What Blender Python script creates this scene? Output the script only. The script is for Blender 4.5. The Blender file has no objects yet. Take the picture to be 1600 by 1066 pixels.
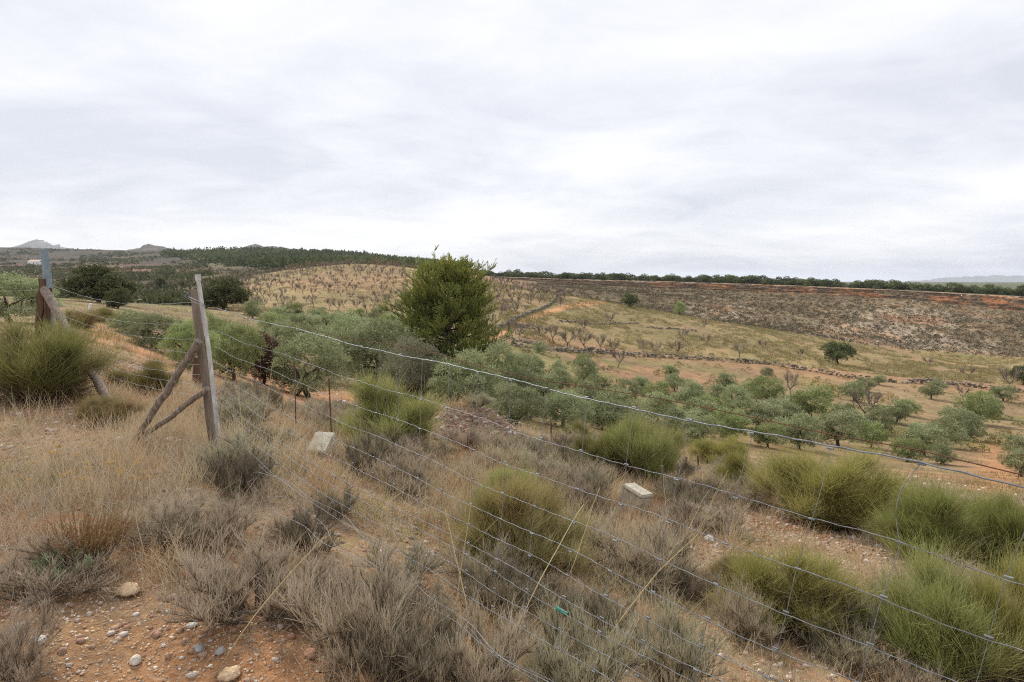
import bpy, math, random
import numpy as np
from mathutils import noise as mnoise
rng = np.random.default_rng(7)
random.seed(7)
F = 1067.0; HY = 440.0                     # focal length and horizon row of the lens, in photograph pixels
sc = bpy.context.scene
COL = sc.collection

# ------------------------------------------------------------------ numpy noise
_perm = rng.permutation(256)
def _h(ix, iy): return _perm[(_perm[ix & 255] + iy) & 255] / 255.0
def vnoise(x, y):
    x = np.asarray(x, float); y = np.asarray(y, float)
    ix = np.floor(x).astype(int); iy = np.floor(y).astype(int)
    fx = x-ix; fy = y-iy; fx = fx*fx*(3-2*fx); fy = fy*fy*(3-2*fy)
    a = _h(ix, iy); b = _h(ix+1, iy); c = _h(ix, iy+1); d = _h(ix+1, iy+1)
    return (a*(1-fx)+b*fx)*(1-fy)+(c*(1-fx)+d*fx)*fy
def fbm(x, y, o=4):
    s = 0; a = .5; t = 0
    for k in range(o):
        s = s+a*vnoise(x*2**k+17.3*k, y*2**k-9.1*k); t += a; a *= .5
    return s/t
def sstep(a, b, x):
    t = np.clip((x-a)/(b-a), 0, 1); return t*t*(3-2*t)

# ------------------------------------------------------------------ terrain
XC = [0, 150, 330, 500, 650, 800, 950, 1100, 1250, 1400, 1600]
def zy(Y, zs): return [HY - z*F/Y for z in zs]
ROWS = [
 (1.5, zy(1.5, [-1.6,-1.6,-1.6,-1.6,-1.62,-1.65,-1.68,-1.72,-1.77,-1.85,-1.9])),
 (3, zy(3, [-1.58,-1.57,-1.56,-1.6,-1.68,-1.78,-1.88,-1.97,-2.05,-2.15,-2.25])),
 (4.5, zy(4.5, [-1.5,-1.5,-1.52,-1.66,-1.8,-1.95,-2.1,-2.22,-2.33,-2.45,-2.55])),
 (6, zy(6, [-1.42,-1.44,-1.47,-1.72,-1.93,-2.15,-2.33,-2.48,-2.6,-2.75,-2.85])),
 (8, zy(8, [-1.3,-1.37,-1.62,-1.92,-2.15,-2.42,-2.62,-2.82,-2.97,-3.12,-3.22])),
 (11, [555,568,625,670,688,715,742,768,790,810,822]),
 (15, [520,530,600,652,650,678,714,742,765,785,798]),
 (20, [502,512,580,636,652,672,702,728,748,768,780]),
 (28, [490,498,556,619,640,658,690,714,735,752,765]),
 (40, [478,486,530,588,600,630,674,697,717,735,748]),
 (55, [469,476,512,555,568,596,645,668,692,708,722]),
 (75, [463,468,496,530,540,568,612,636,656,676,690]),
 (100,[465,470,484,510,516,542,580,602,618,636,655]),
 (130,[466,474,478,492,495,516,556,573,590,603,620]),
 (150,[465,473,475,476,480,502,540,558,573,590,602]),
 (170,[463,471,470,456,464,486,518,538,556,578,592]),
 (220,[458,465,462,426,432,458,480,505,530,558,579]),
 (250,[455,460,457,414,419,448,470,498,523,553,571]),
 (300,[450,453,450,415,418,442,473,500,520,535,540]),
 (400,[441,443,432,424,427,438,470,480,485,490,495]),
 (600,[433,431,422,421,428,434,445,450,455,460,465]),
 (900,[421,417,414,409,417,426,436,440,445,448,452]),
 (1500,[407,404,389,396,409,424,436,440,443,445,448]),
 (2200,[384,390,393,402,416,428,436,439,441,442,443]),
 (3200,[393,398,403,412,424,432,437,439,440,441,441]),
 (9000,[430,430,432,434,436,438,439,440,440,440,440]),
]
NU, NV = 241, 400
_xf = np.linspace(-200, 1800, NU); _lf = np.linspace(math.log(1.5), math.log(9000), NV)
_rl = np.array([math.log(r[0]) for r in ROWS]); _rt = np.array([r[1] for r in ROWS], float)
_XX = [0, 150, 330, 420, 500, 575, 650]+XC[5:]
_OV = {130: (484, 492), 150: (470, 474), 170: (454, 452), 220: (429, 419), 250: (420, 409), 300: (423, 410), 400: (437, 424), 600: (424, 421)}
_rt = np.array([[row[0], row[1], row[2], _OV.get(ROWS[q][0], ((row[2]+row[3])/2, 0))[0], row[3]-(4 if ROWS[q][0] in (220, 250) else 0), _OV.get(ROWS[q][0], (0, (row[3]+row[4])/2))[1], *row[4:]] for q, row in enumerate(_rt)])
_c = np.stack([np.interp(_xf, _XX, row) for row in _rt])          # rows x fine columns
TAB = np.stack([np.interp(_lf, _rl, _c[:, j]) for j in range(NU)], 1)   # NV x NU of picture rows
TAB = HY-TAB
def blur(a, ax, r):
    k = np.exp(-0.5*(np.arange(-3*r, 3*r+1)/r)**2); k /= k.sum()
    p = np.pad(a, [(3*r, 3*r) if i == ax else (0, 0) for i in range(2)], mode='edge')
    return np.apply_along_axis(lambda v: np.convolve(v, k, 'valid'), ax, p)
TAB = blur(blur(TAB, 0, 3), 1, 6)
def rimD(xp): return np.interp(xp, [600, 700, 800, 950, 1100, 1250, 1400, 1600, 1900, 2400], [720, 680, 610, 555, 505, 455, 405, 352, 300, 260])
def rimTop(xp): return (HY-np.interp(xp, [640, 750, 900, 1050, 1200, 1400, 1600, 1900, 2400], [430, 431.5, 436.5, 440, 444.5, 452.5, 463, 474, 485]))*rimD(xp)/F
def rimBot(xp): return (HY-np.interp(xp, [640, 750, 900, 1050, 1200, 1400, 1600, 1900, 2400], [436, 437, 445, 451, 456, 466, 484, 500, 512]))*rimD(xp)/F
def px_of(X, Y): return 800+F*X/np.maximum(Y, 1.5)
def ground(X, Y, detail=True):
    X = np.asarray(X, float); Y = np.asarray(Y, float)
    Yc = np.clip(Y, 1.5, 8999); xp = px_of(X, Y)
    a = np.clip((xp+200)/2000*(NU-1), 0, NU-1.001); b = (np.log(Yc)-_lf[0])/(_lf[-1]-_lf[0])*(NV-1)
    b = np.clip(b, 0, NV-1.001)
    i = a.astype(int); j = b.astype(int); fa = a-i; fb = b-j
    s = (TAB[j, i]*(1-fa)+TAB[j, i+1]*fa)*(1-fb)+(TAB[j+1, i]*(1-fa)+TAB[j+1, i+1]*fa)*fb
    z = s*Yc/F
    # mesa
    D = rimD(xp); w = sstep(690, 900, xp)
    t = np.clip((Y-270)/(D-9-270), 0, 1)
    z270 = z
    Yb = np.full_like(Yc, 270.); bb = (np.log(Yb)-_lf[0])/(_lf[-1]-_lf[0])*(NV-1); jb = bb.astype(int)
    zb = (TAB[jb, i]*(1-fa)+TAB[jb, i+1]*fa)*270./F
    zm = zb+(rimBot(xp)-zb)*(0.62*t+0.38*t*t)-4.5*np.sin(np.pi*np.clip(t*2.2, 0, 1))*sstep(1500, 1000, xp)
    up = sstep(D-7, D+3, Y)
    zm = zm*(1-up)+(rimTop(xp)-0.4)*up
    z = np.where((Y > 270) & (w > 0), z*(1-w)+zm*w, z)
    # mesa beyond the almond hill
    if detail:
        amp = np.interp(Y, [0, 3, 10, 30, 100, 300, 900, 2500, 8000], [.02, .035, .06, .12, .35, 1.1, 7, 26, 40])
        sc_ = np.interp(Y, [0, 3, 10, 30, 100, 300, 900, 2500, 8000], [1, 1, 1.5, 4, 11, 24, 90, 300, 900])
        f = 0
        for L, A in ((0.7, .025), (3, .07), (12, .3), (45, 1.3), (170, 5.5), (520, 20)):
            wgt = sstep(L*2, L*9, Y)*sstep(L*220, L*70, Y) if L > 1 else sstep(60, 25, Y)
            f = f+A*wgt*(fbm(X/L+31, Y/L+11, 3)-.5)*2
        f = f*np.where((Y > D-12) & (w > .3), .12, 1)
        z = z+f
        # small spoil bank behind the fence
        z = z+.55*np.exp(-((X+.75)/1.0)**2-((Y-13.6)/.8)**2)*(0.7+.6*fbm(X*2, Y*2, 3))
    return z
def gz(X, Y): return float(ground(np.array([X]), np.array([Y]))[0])
_march = np.exp(np.linspace(math.log(1.6), math.log(4000), 1800))
def hit(x, y):
    u = (x-800)/F; z = ground(u*_march, _march); zr = -(y-HY)/F*_march
    k = np.nonzero(zr <= z)[0]
    d = _march[k[0]] if len(k) else 300.
    return u*d, d, gz(u*d, d)
def at(x, d): X = (x-800)/F*d; return X, d, gz(X, d)

# ------------------------------------------------------------------ mesh helpers
def build(name, parts, mat, parent=None, smooth=False, origin=None):
    """parts: list of (verts Nx3, faces Mx3or4, colour Nx3 or None)"""
    vs = []; cs = []; loops = []; starts = []; off = 0; ls = 0
    for p in parts:
        v, f = p[0], p[1]; c = p[2] if len(p) > 2 and p[2] is not None else np.tile([.5, .5, .5], (len(v), 1))
        vs.append(v); cs.append(c); f = np.asarray(f, np.int64)
        loops.append((f+off).ravel()); k = f.shape[1]
        starts.append(ls+np.arange(len(f))*k); ls += f.size; off += len(v)
    v = np.concatenate(vs).astype(np.float32)
    if origin is not None: v = v-np.array(origin, np.float32)
    c = np.concatenate(cs); loops = np.concatenate(loops).astype(np.int32); starts = np.concatenate(starts).astype(np.int32)
    me = bpy.data.meshes.new(name)
    me.vertices.add(len(v)); me.loops.add(len(loops)); me.polygons.add(len(starts))
    me.vertices.foreach_set('co', v.ravel()); me.loops.foreach_set('vertex_index', loops); me.polygons.foreach_set('loop_start', starts)
    me.update(calc_edges=True)
    if smooth: me.polygons.foreach_set('use_smooth', np.ones(len(starts), bool))
    at_ = me.color_attributes.new('c', 'FLOAT_COLOR', 'POINT')
    at_.data.foreach_set('color', np.concatenate([c, np.ones((len(c), 1))], 1).astype(np.float32).ravel())
    me.materials.append(mat)
    o = bpy.data.objects.new(name, me); COL.objects.link(o)
    if parent is not None: o.parent = parent
    if origin is not None and parent is None: o.location = origin
    return o
def norm(v): return v/np.maximum(np.linalg.norm(v, axis=-1, keepdims=True), 1e-9)
def rdir(n): return norm(rng.normal(size=(n, 3)))
def curves(start, d, L, seg, curl=.15, grav=0., up=None):
    n = len(start); P = [start]; d = norm(d); L = np.broadcast_to(np.asarray(L, float), (n,))[:, None]
    for k in range(seg):
        P.append(P[-1]+d*L/seg)
        d = norm(d+rng.normal(size=(n, 3))*curl+np.array([0, 0, grav]))
    return np.stack(P, 1)
def ribbons(P, w0, w1, aux=None):
    n, m, _ = P.shape
    T = np.empty_like(P); T[:, 1:-1] = P[:, 2:]-P[:, :-2]; T[:, 0] = P[:, 1]-P[:, 0]; T[:, -1] = P[:, -1]-P[:, -2]
    S = norm(np.cross(norm(T), rdir(n)[:, None, :]))
    w0 = np.broadcast_to(np.asarray(w0, float), (n,)); w1 = np.broadcast_to(np.asarray(w1, float), (n,))
    t = np.linspace(0, 1, m)
    w = (w0[:, None]*(1-t)+w1[:, None]*t)[..., None]*.5
    V = np.stack([P-S*w, P+S*w], 2).reshape(-1, 3)
    b = (np.arange(n)*m*2)[:, None]+(np.arange(m-1)*2)[None]
    Fq = np.stack([b, b+1, b+3, b+2], -1).reshape(-1, 4)
    r = rng.random(n) if aux is None else aux
    C = np.stack([np.repeat(r, m*2), np.tile(np.repeat(t, 2), n), np.repeat(rng.random(n), m*2)], 1)
    return V, Fq, C
def tubes(P, r0, r1, sides=4, aux=None, bump=0.):
    n, m, _ = P.shape
    T = np.empty_like(P); T[:, 1:-1] = P[:, 2:]-P[:, :-2]; T[:, 0] = P[:, 1]-P[:, 0]; T[:, -1] = P[:, -1]-P[:, -2]; T = norm(T)
    ref = np.where(np.abs(T[:, :1, 2:]) < .9, np.array([0, 0, 1.]), np.array([1., 0, 0]))
    A = norm(np.cross(T, ref)); B = np.cross(T, A)
    r0 = np.broadcast_to(np.asarray(r0, float), (n,)); r1 = np.broadcast_to(np.asarray(r1, float), (n,))
    t = np.linspace(0, 1, m); r = (r0[:, None]*(1-t)+r1[:, None]*t)[:, :, None, None]
    if bump: r = r*(1+bump*(rng.random((n, m, sides, 1))-.5))
    a = np.arange(sides)/sides*2*math.pi
    V = (P[:, :, None]+r*(A[:, :, None]*np.cos(a)[:, None]+B[:, :, None]*np.sin(a)[:, None])).reshape(-1, 3)
    b = (np.arange(n)*m*sides)[:, None, None]+(np.arange(m-1)*sides)[None, :, None]; k = np.arange(sides)[None, None]; k2 = (k+1) % sides
    Fq = np.stack([b+k, b+k2, b+sides+k2, b+sides+k], -1).reshape(-1, 4)
    rr = rng.random(n) if aux is None else aux
    C = np.stack([np.repeat(rr, m*sides), np.tile(np.repeat(t, sides), n), np.repeat(rng.random(n), m*sides)], 1)
    out = [(V, Fq, C)]
    return out[0]
def leaves(pos, d, L, W, aux=None):
    """rhombic leaf per point"""
    n = len(pos); d = norm(d); S = norm(np.cross(d, rdir(n)))
    L = np.broadcast_to(np.asarray(L, float), (n,))[:, None]; W = np.broadcast_to(np.asarray(W, float), (n,))[:, None]
    V = np.stack([pos, pos+d*L*.45+S*W*.5, pos+d*L, pos+d*L*.45-S*W*.5], 1).reshape(-1, 3)
    Fq = np.arange(n*4).reshape(n, 4)
    r = rng.random(n) if aux is None else aux
    C = np.stack([np.repeat(r, 4), np.tile([0, .5, 1, .5], n), np.repeat(rng.random(n), 4)], 1)
    return V, Fq, C
def pick(P, n, lo=.3, hi=1.):
    """points and tangents sampled along curves"""
    k = rng.integers(0, P.shape[0], n); m = P.shape[1]
    t = (lo+(hi-lo)*rng.random(n))*(m-1.0001); i = t.astype(int); f = (t-i)[:, None]
    return P[k, i]*(1-f)+P[k, i+1]*f, norm(P[k, i+1]-P[k, i])

# ------------------------------------------------------------------ materials
def mat_new(name):
    m = bpy.data.materials.new(name); m.use_nodes = True; nt = m.node_tree; nt.nodes.clear()
    return m, nt, nt.nodes, nt.links
def ramp(N, stops):
    r = N.new('ShaderNodeValToRGB'); e = r.color_ramp.elements
    while len(e) < len(stops): e.new(.5)
    for k, (p, c) in enumerate(stops): e[k].position = p; e[k].color = (*c, 1)
    return r
def plant_mat(name, cols, low=None, transl=.25, rough=.75, lowpos=.45, objvar=.25):
    """cols: colours spread over the blades; low: colour at the foot of each blade"""
    m, nt, N, L = mat_new(name)
    a = N.new('ShaderNodeAttribute'); a.attribute_name = 'c'
    s = N.new('ShaderNodeSeparateColor'); L.new(a.outputs['Color'], s.inputs[0])
    r = ramp(N, [(k/(len(cols)-1), c) for k, c in enumerate(cols)]); L.new(s.outputs[0], r.inputs[0])
    col = r.outputs[0]
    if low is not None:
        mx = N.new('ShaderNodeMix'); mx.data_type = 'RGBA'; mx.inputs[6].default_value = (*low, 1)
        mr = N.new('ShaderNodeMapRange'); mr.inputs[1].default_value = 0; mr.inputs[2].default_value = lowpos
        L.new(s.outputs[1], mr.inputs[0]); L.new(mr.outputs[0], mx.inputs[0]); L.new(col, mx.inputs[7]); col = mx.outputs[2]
    oi = N.new('ShaderNodeObjectInfo')
    hs = N.new('ShaderNodeHueSaturation')
    mh = N.new('ShaderNodeMapRange'); mh.inputs[3].default_value = .5-objvar*.06; mh.inputs[4].default_value = .5+objvar*.06
    mv = N.new('ShaderNodeMapRange'); mv.inputs[3].default_value = 1-objvar; mv.inputs[4].default_value = 1+objvar
    L.new(oi.outputs['Random'], mh.inputs[0]); L.new(oi.outputs['Random'], mv.inputs[0])
    L.new(mh.outputs[0], hs.inputs['Hue']); L.new(mv.outputs[0], hs.inputs['Value']); L.new(col, hs.inputs['Color']); col = hs.outputs[0]
    b = N.new('ShaderNodeBsdfPrincipled'); b.inputs['Roughness'].default_value = rough; b.inputs['Specular IOR Level'].default_value = .2
    L.new(col, b.inputs['Base Color']); out = N.new('ShaderNodeOutputMaterial')
    if transl:
        t = N.new('ShaderNodeBsdfTranslucent'); L.new(col, t.inputs[0])
        ms = N.new('ShaderNodeMixShader'); ms.inputs[0].default_value = transl
        L.new(b.outputs[0], ms.inputs[1]); L.new(t.outputs[0], ms.inputs[2]); L.new(ms.outputs[0], out.inputs[0])
    else: L.new(b.outputs[0], out.inputs[0])
    return m
def noise_mat(name, c1, c2, scale=5, rough=.9, bump=.3, metal=0, stretch=None, c3=None, bscale=None, bdist=.02):
    m, nt, N, L = mat_new(name)
    tc = N.new('ShaderNodeTexCoord'); mp = N.new('ShaderNodeMapping'); L.new(tc.outputs['Object'], mp.inputs[0])
    if stretch: mp.inputs['Scale'].default_value = stretch
    n = N.new('ShaderNodeTexNoise'); n.inputs['Scale'].default_value = scale; n.inputs['Detail'].default_value = 8; n.inputs['Roughness'].default_value = .7
    L.new(mp.outputs[0], n.inputs['Vector'])
    st = [(.35, c1), (.65, c2)] if c3 is None else [(.3, c1), (.52, c2), (.68, c3)]
    r = ramp(N, st); L.new(n.outputs[0], r.inputs[0])
    b = N.new('ShaderNodeBsdfPrincipled'); b.inputs['Roughness'].default_value = rough; b.inputs['Metallic'].default_value = metal
    b.inputs['Specular IOR Level'].default_value = .3
    L.new(r.outputs[0], b.inputs['Base Color'])
    bp = N.new('ShaderNodeBump'); bp.inputs['Strength'].default_value = bump; bp.inputs['Distance'].default_value = bdist
    n2 = N.new('ShaderNodeTexNoise'); n2.inputs['Scale'].default_value = bscale or scale*3; n2.inputs['Detail'].default_value = 8; L.new(mp.outputs[0], n2.inputs['Vector'])
    L.new(n2.outputs[0], bp.inputs['Height']); L.new(bp.outputs[0], b.inputs['Normal'])
    out = N.new('ShaderNodeOutputMaterial'); L.new(b.outputs[0], out.inputs[0]); return m

M = {}
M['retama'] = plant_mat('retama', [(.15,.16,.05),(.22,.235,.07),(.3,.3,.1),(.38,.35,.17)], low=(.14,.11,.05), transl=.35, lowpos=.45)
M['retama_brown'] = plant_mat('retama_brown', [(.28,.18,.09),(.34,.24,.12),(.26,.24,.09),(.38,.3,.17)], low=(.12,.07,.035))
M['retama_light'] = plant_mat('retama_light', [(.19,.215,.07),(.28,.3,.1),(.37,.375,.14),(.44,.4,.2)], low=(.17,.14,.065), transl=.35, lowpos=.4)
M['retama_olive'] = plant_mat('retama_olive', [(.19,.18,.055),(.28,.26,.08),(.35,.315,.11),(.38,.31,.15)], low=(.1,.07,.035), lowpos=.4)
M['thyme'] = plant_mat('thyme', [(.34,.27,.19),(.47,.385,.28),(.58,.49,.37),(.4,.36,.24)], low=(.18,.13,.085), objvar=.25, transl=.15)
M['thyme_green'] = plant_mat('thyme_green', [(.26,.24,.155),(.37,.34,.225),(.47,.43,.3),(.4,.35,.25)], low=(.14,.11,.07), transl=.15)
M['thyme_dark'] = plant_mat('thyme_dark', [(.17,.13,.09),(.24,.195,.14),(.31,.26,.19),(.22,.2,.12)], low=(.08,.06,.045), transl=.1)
M['straw'] = plant_mat('straw', [(.46,.34,.19),(.58,.46,.27),(.68,.57,.38),(.52,.41,.25),(.42,.36,.22)], low=(.34,.25,.14), transl=.3)
M['straw_grey'] = plant_mat('straw_grey', [(.34,.28,.21),(.46,.39,.3),(.56,.5,.41),(.38,.34,.25)], low=(.26,.2,.14), transl=.2)
M['greengrass'] = plant_mat('greengrass', [(.12,.17,.04),(.2,.25,.07),(.28,.28,.1)], transl=.3)
M['knollgrass'] = plant_mat('knollgrass', [(.29,.215,.105),(.35,.265,.14),(.22,.185,.08),(.15,.14,.055),(.42,.325,.19)], low=(.19,.145,.075), transl=.2)
M['olive'] = plant_mat('olive', [(.13,.155,.065),(.235,.265,.125),(.36,.39,.21),(.51,.53,.34)], transl=.2, objvar=.18)
M['olive_light'] = plant_mat('olive_light', [(.15,.185,.07),(.23,.27,.1),(.32,.36,.15),(.42,.44,.24)], transl=.25)
M['willow'] = plant_mat('willow', [(.17,.17,.1),(.25,.25,.16),(.34,.33,.24)], transl=.2)
M['oak'] = plant_mat('oak', [(.08,.095,.045),(.14,.155,.07),(.21,.22,.1)], transl=.1)
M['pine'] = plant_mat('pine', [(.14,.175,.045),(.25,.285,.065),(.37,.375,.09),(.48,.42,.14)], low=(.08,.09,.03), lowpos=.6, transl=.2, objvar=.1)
M['mesapine'] = plant_mat('mesapine', [(.08,.1,.045),(.13,.155,.065),(.19,.21,.09)], transl=.1, objvar=.25)
M['redbush'] = plant_mat('redbush', [(.12,.06,.05),(.17,.09,.07),(.1,.09,.05)], transl=.1)
M['euphorbia'] = plant_mat('euphorbia', [(.3,.19,.1),(.38,.25,.14),(.3,.16,.08),(.26,.24,.12)], low=(.32,.13,.06))
M['euphleaf'] = plant_mat('euphleaf', [(.2,.27,.13),(.3,.37,.2),(.37,.42,.27)])
M['flower'] = plant_mat('flower', [(.5,.34,.13),(.6,.44,.2)])
M['almond'] = plant_mat('almond', [(.2,.16,.13),(.28,.225,.18),(.36,.29,.23)], low=(.12,.095,.075), transl=0, objvar=.2)
M['bark'] = noise_mat('bark', (.05,.04,.03), (.14,.11,.08), 8, stretch=(1, 1, .3), bump=.8)
M['wood'] = noise_mat('wood', (.07,.05,.037), (.24,.19,.15), 45, stretch=(1, 1, .25), bump=1, c3=(.4,.33,.27), bscale=60, bdist=.01)
M['woodpost'] = noise_mat('woodpost', (.12,.085,.065), (.2,.155,.12), 18, stretch=(1, 1, .1), bump=.6, c3=(.27,.21,.17), bscale=40, bdist=.006)
M['darkwood'] = noise_mat('darkwood', (.05,.03,.02), (.16,.09,.055), 15, stretch=(1, 1, .15), bump=.8)
M['galv'] = noise_mat('galv', (.12,.13,.145), (.28,.3,.32), 30, rough=.5, bump=.1, metal=.3)
M['greypost'] = noise_mat('greypost', (.26,.24,.22), (.5,.48,.45), 22, rough=.6, bump=.3, metal=.1, stretch=(1,1,.3), c3=(.72,.7,.67))
M['tube'] = noise_mat('tube', (.14,.18,.2), (.24,.29,.31), 12, rough=.5, bump=.1, metal=.3)
M['rust'] = noise_mat('rust', (.07,.035,.025), (.2,.09,.055), 40, rough=.9, bump=.4)
M['concrete'] = noise_mat('concrete', (.26,.23,.17), (.42,.385,.3), 11, rough=.85, bump=.3, c3=(.56,.53,.45), bdist=.003)
M['white'] = noise_mat('white', (.7,.68,.64), (.8,.79,.76), 3, bump=.05)
M['roof'] = noise_mat('roof', (.4,.3,.24), (.5,.4,.33), 3, bump=.1)
M['window'] = noise_mat('window', (.03,.035,.04), (.05,.055,.06), 3, rough=.2, bump=0)
M['stone'] = noise_mat('stone', (.42,.34,.26), (.62,.55,.46), 14, bump=.6, c3=(.74,.7,.64))
M['wallstone'] = plant_mat('wallstone', [(.13,.115,.09),(.22,.19,.155),(.34,.3,.25),(.18,.155,.12)], transl=0, objvar=.1)
M['gravel'] = plant_mat('gravel', [(.5,.31,.19),(.42,.25,.15),(.55,.4,.29),(.46,.31,.2),(.38,.24,.16),(.56,.46,.37),(.72,.67,.6)], transl=0, rough=.9)
M['greenplastic'] = noise_mat('greenplastic', (.02,.16,.1), (.04,.24,.15), 20, rough=.4, bump=.1)

def ground_mat():
    m, nt, N, L = mat_new('earth')
    a = N.new('ShaderNodeAttribute'); a.attribute_name = 'c'       # broad soil colour
    a2 = N.new('ShaderNodeAttribute'); a2.attribute_name = 'k'     # r litter amount, g far, b pale rock
    s2 = N.new('ShaderNodeSeparateColor'); L.new(a2.outputs['Color'], s2.inputs[0])
    tc = N.new('ShaderNodeTexCoord')
    def nz(scale, det=6, rough=.6, dist=0):
        n = N.new('ShaderNodeTexNoise'); n.inputs['Scale'].default_value = scale; n.inputs['Detail'].default_value = det
        n.inputs['Roughness'].default_value = rough; n.inputs['Distortion'].default_value = dist
        L.new(tc.outputs['Object'], n.inputs['Vector']); return n
    def mix(fac, c1, c2, mode='MIX'):
        x = N.new('ShaderNodeMix'); x.data_type = 'RGBA'; x.blend_type = mode
        for sck, v in ((0, fac), (6, c1), (7, c2)):
            if isinstance(v, (float, int)): x.inputs[sck].default_value = v
            elif isinstance(v, tuple): x.inputs[sck].default_value = (*v, 1)
            else: L.new(v, x.inputs[sck])
        return x.outputs[2]
    def mr(v, a_, b_, c_=0, d_=1):
        x = N.new('ShaderNodeMapRange'); x.inputs[1].default_value = a_; x.inputs[2].default_value = b_; x.inputs[3].default_value = c_; x.inputs[4].default_value = d_
        L.new(v, x.inputs[0]); return x.outputs[0]
    def mul(a_, b_):
        x = N.new('ShaderNodeMath'); x.operation = 'MULTIPLY'
        for k, v in enumerate((a_, b_)):
            if isinstance(v, float): x.inputs[k].default_value = v
            else: L.new(v, x.inputs[k])
        return x.outputs[0]
    col = a.outputs['Color']
    # lightness variation at several sizes
    v1 = mix(1., col, mix(mr(nz(.02, 8).outputs[0], .3, .7), (.66, .67, .68), (1.25, 1.22, 1.18)), 'MULTIPLY')
    v2 = mix(1., v1, mix(mr(nz(1.3, 8, .7).outputs[0], .3, .7), (.75, .73, .7), (1.22, 1.2, 1.18)), 'MULTIPLY')
    v3 = mix(1., v2, mix(mr(nz(18, 8, .75).outputs[0], .32, .68), (.62, .6, .58), (1.3, 1.3, 1.3)), 'MULTIPLY')
    # litter of straw and twigs close by
    li = mul(s2.outputs[0], mr(nz(4.5, 9, .8, 1.).outputs[0], .42, .58))
    lit = mix(nz(70, 3).outputs[0], (.22, .16, .1), (.5, .4, .27))
    v4 = mix(li, v3, lit)
    # small pebbles in the soil
    vo = N.new('ShaderNodeTexVoronoi'); vo.inputs['Scale'].default_value = 38; L.new(tc.outputs['Object'], vo.inputs['Vector'])
    sv = N.new('ShaderNodeSeparateColor'); L.new(vo.outputs['Color'], sv.inputs[0])
    pm = mul(mul(mr(vo.outputs['Distance'], .34, .22), mr(sv.outputs[0], .7, .74)), s2.outputs[2])
    peb = mix(sv.outputs[1], (.34, .2, .12), (.55, .45, .36))
    v5 = mix(pm, v4, peb)
    # moss
    mo = mul(mul(mr(nz(1.7, 6, .7, .6).outputs[0], .57, .66), s2.outputs[0]), .75)
    v6 = mix(mo, v5, mix(nz(30).outputs[0], (.16, .15, .03), (.3, .27, .07)))
    b = N.new('ShaderNodeBsdfPrincipled'); b.inputs['Roughness'].default_value = .95; b.inputs['Specular IOR Level'].default_value = .1
    L.new(v6, b.inputs['Base Color'])
    bp = N.new('ShaderNodeBump'); bp.inputs['Strength'].default_value = .9; bp.inputs['Distance'].default_value = .03
    hh = N.new('ShaderNodeMath'); hh.operation = 'ADD'; L.new(nz(22, 9, .75).outputs[0], hh.inputs[0]); L.new(mul(pm, .4), hh.inputs[1])
    L.new(hh.outputs[0], bp.inputs['Height']); L.new(bp.outputs[0], b.inputs['Normal'])
    out = N.new('ShaderNodeOutputMaterial'); L.new(b.outputs[0], out.inputs[0]); return m
M['earth'] = ground_mat()

# ------------------------------------------------------------------ naming helpers
def tag(o, label, cat, group=None):
    o['label'] = label; o['category'] = cat
    if group: o['group'] = group
    return o
def kind(o, k): o['kind'] = k; return o
def thing(name, loc, label, cat, group=None, rz=0, s=1):
    o = bpy.data.objects.new(name, None); COL.objects.link(o); o.location = loc; o.rotation_euler = (0, 0, rz)
    o.scale = (s, s, s) if np.isscalar(s) else s; o.empty_display_size = .2
    return tag(o, label, cat, group)
def dup_tree(proto, name, loc, label, cat, group=None, rz=0, s=1):
    """proto: list of (part name, mesh object)"""
    o = thing(name, loc, label, cat, group, rz, s)
    for pn, me in proto:
        c = bpy.data.objects.new(pn, me); COL.objects.link(c); c.parent = o
    return o
def proto(parts):
    """parts: (name, geometry list, material) -> meshes, unlinked"""
    out = []
    for nm, g, mt in parts:
        o = build(nm, g, mt); me = o.data; bpy.data.objects.remove(o); out.append((nm, me))
    return out

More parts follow.
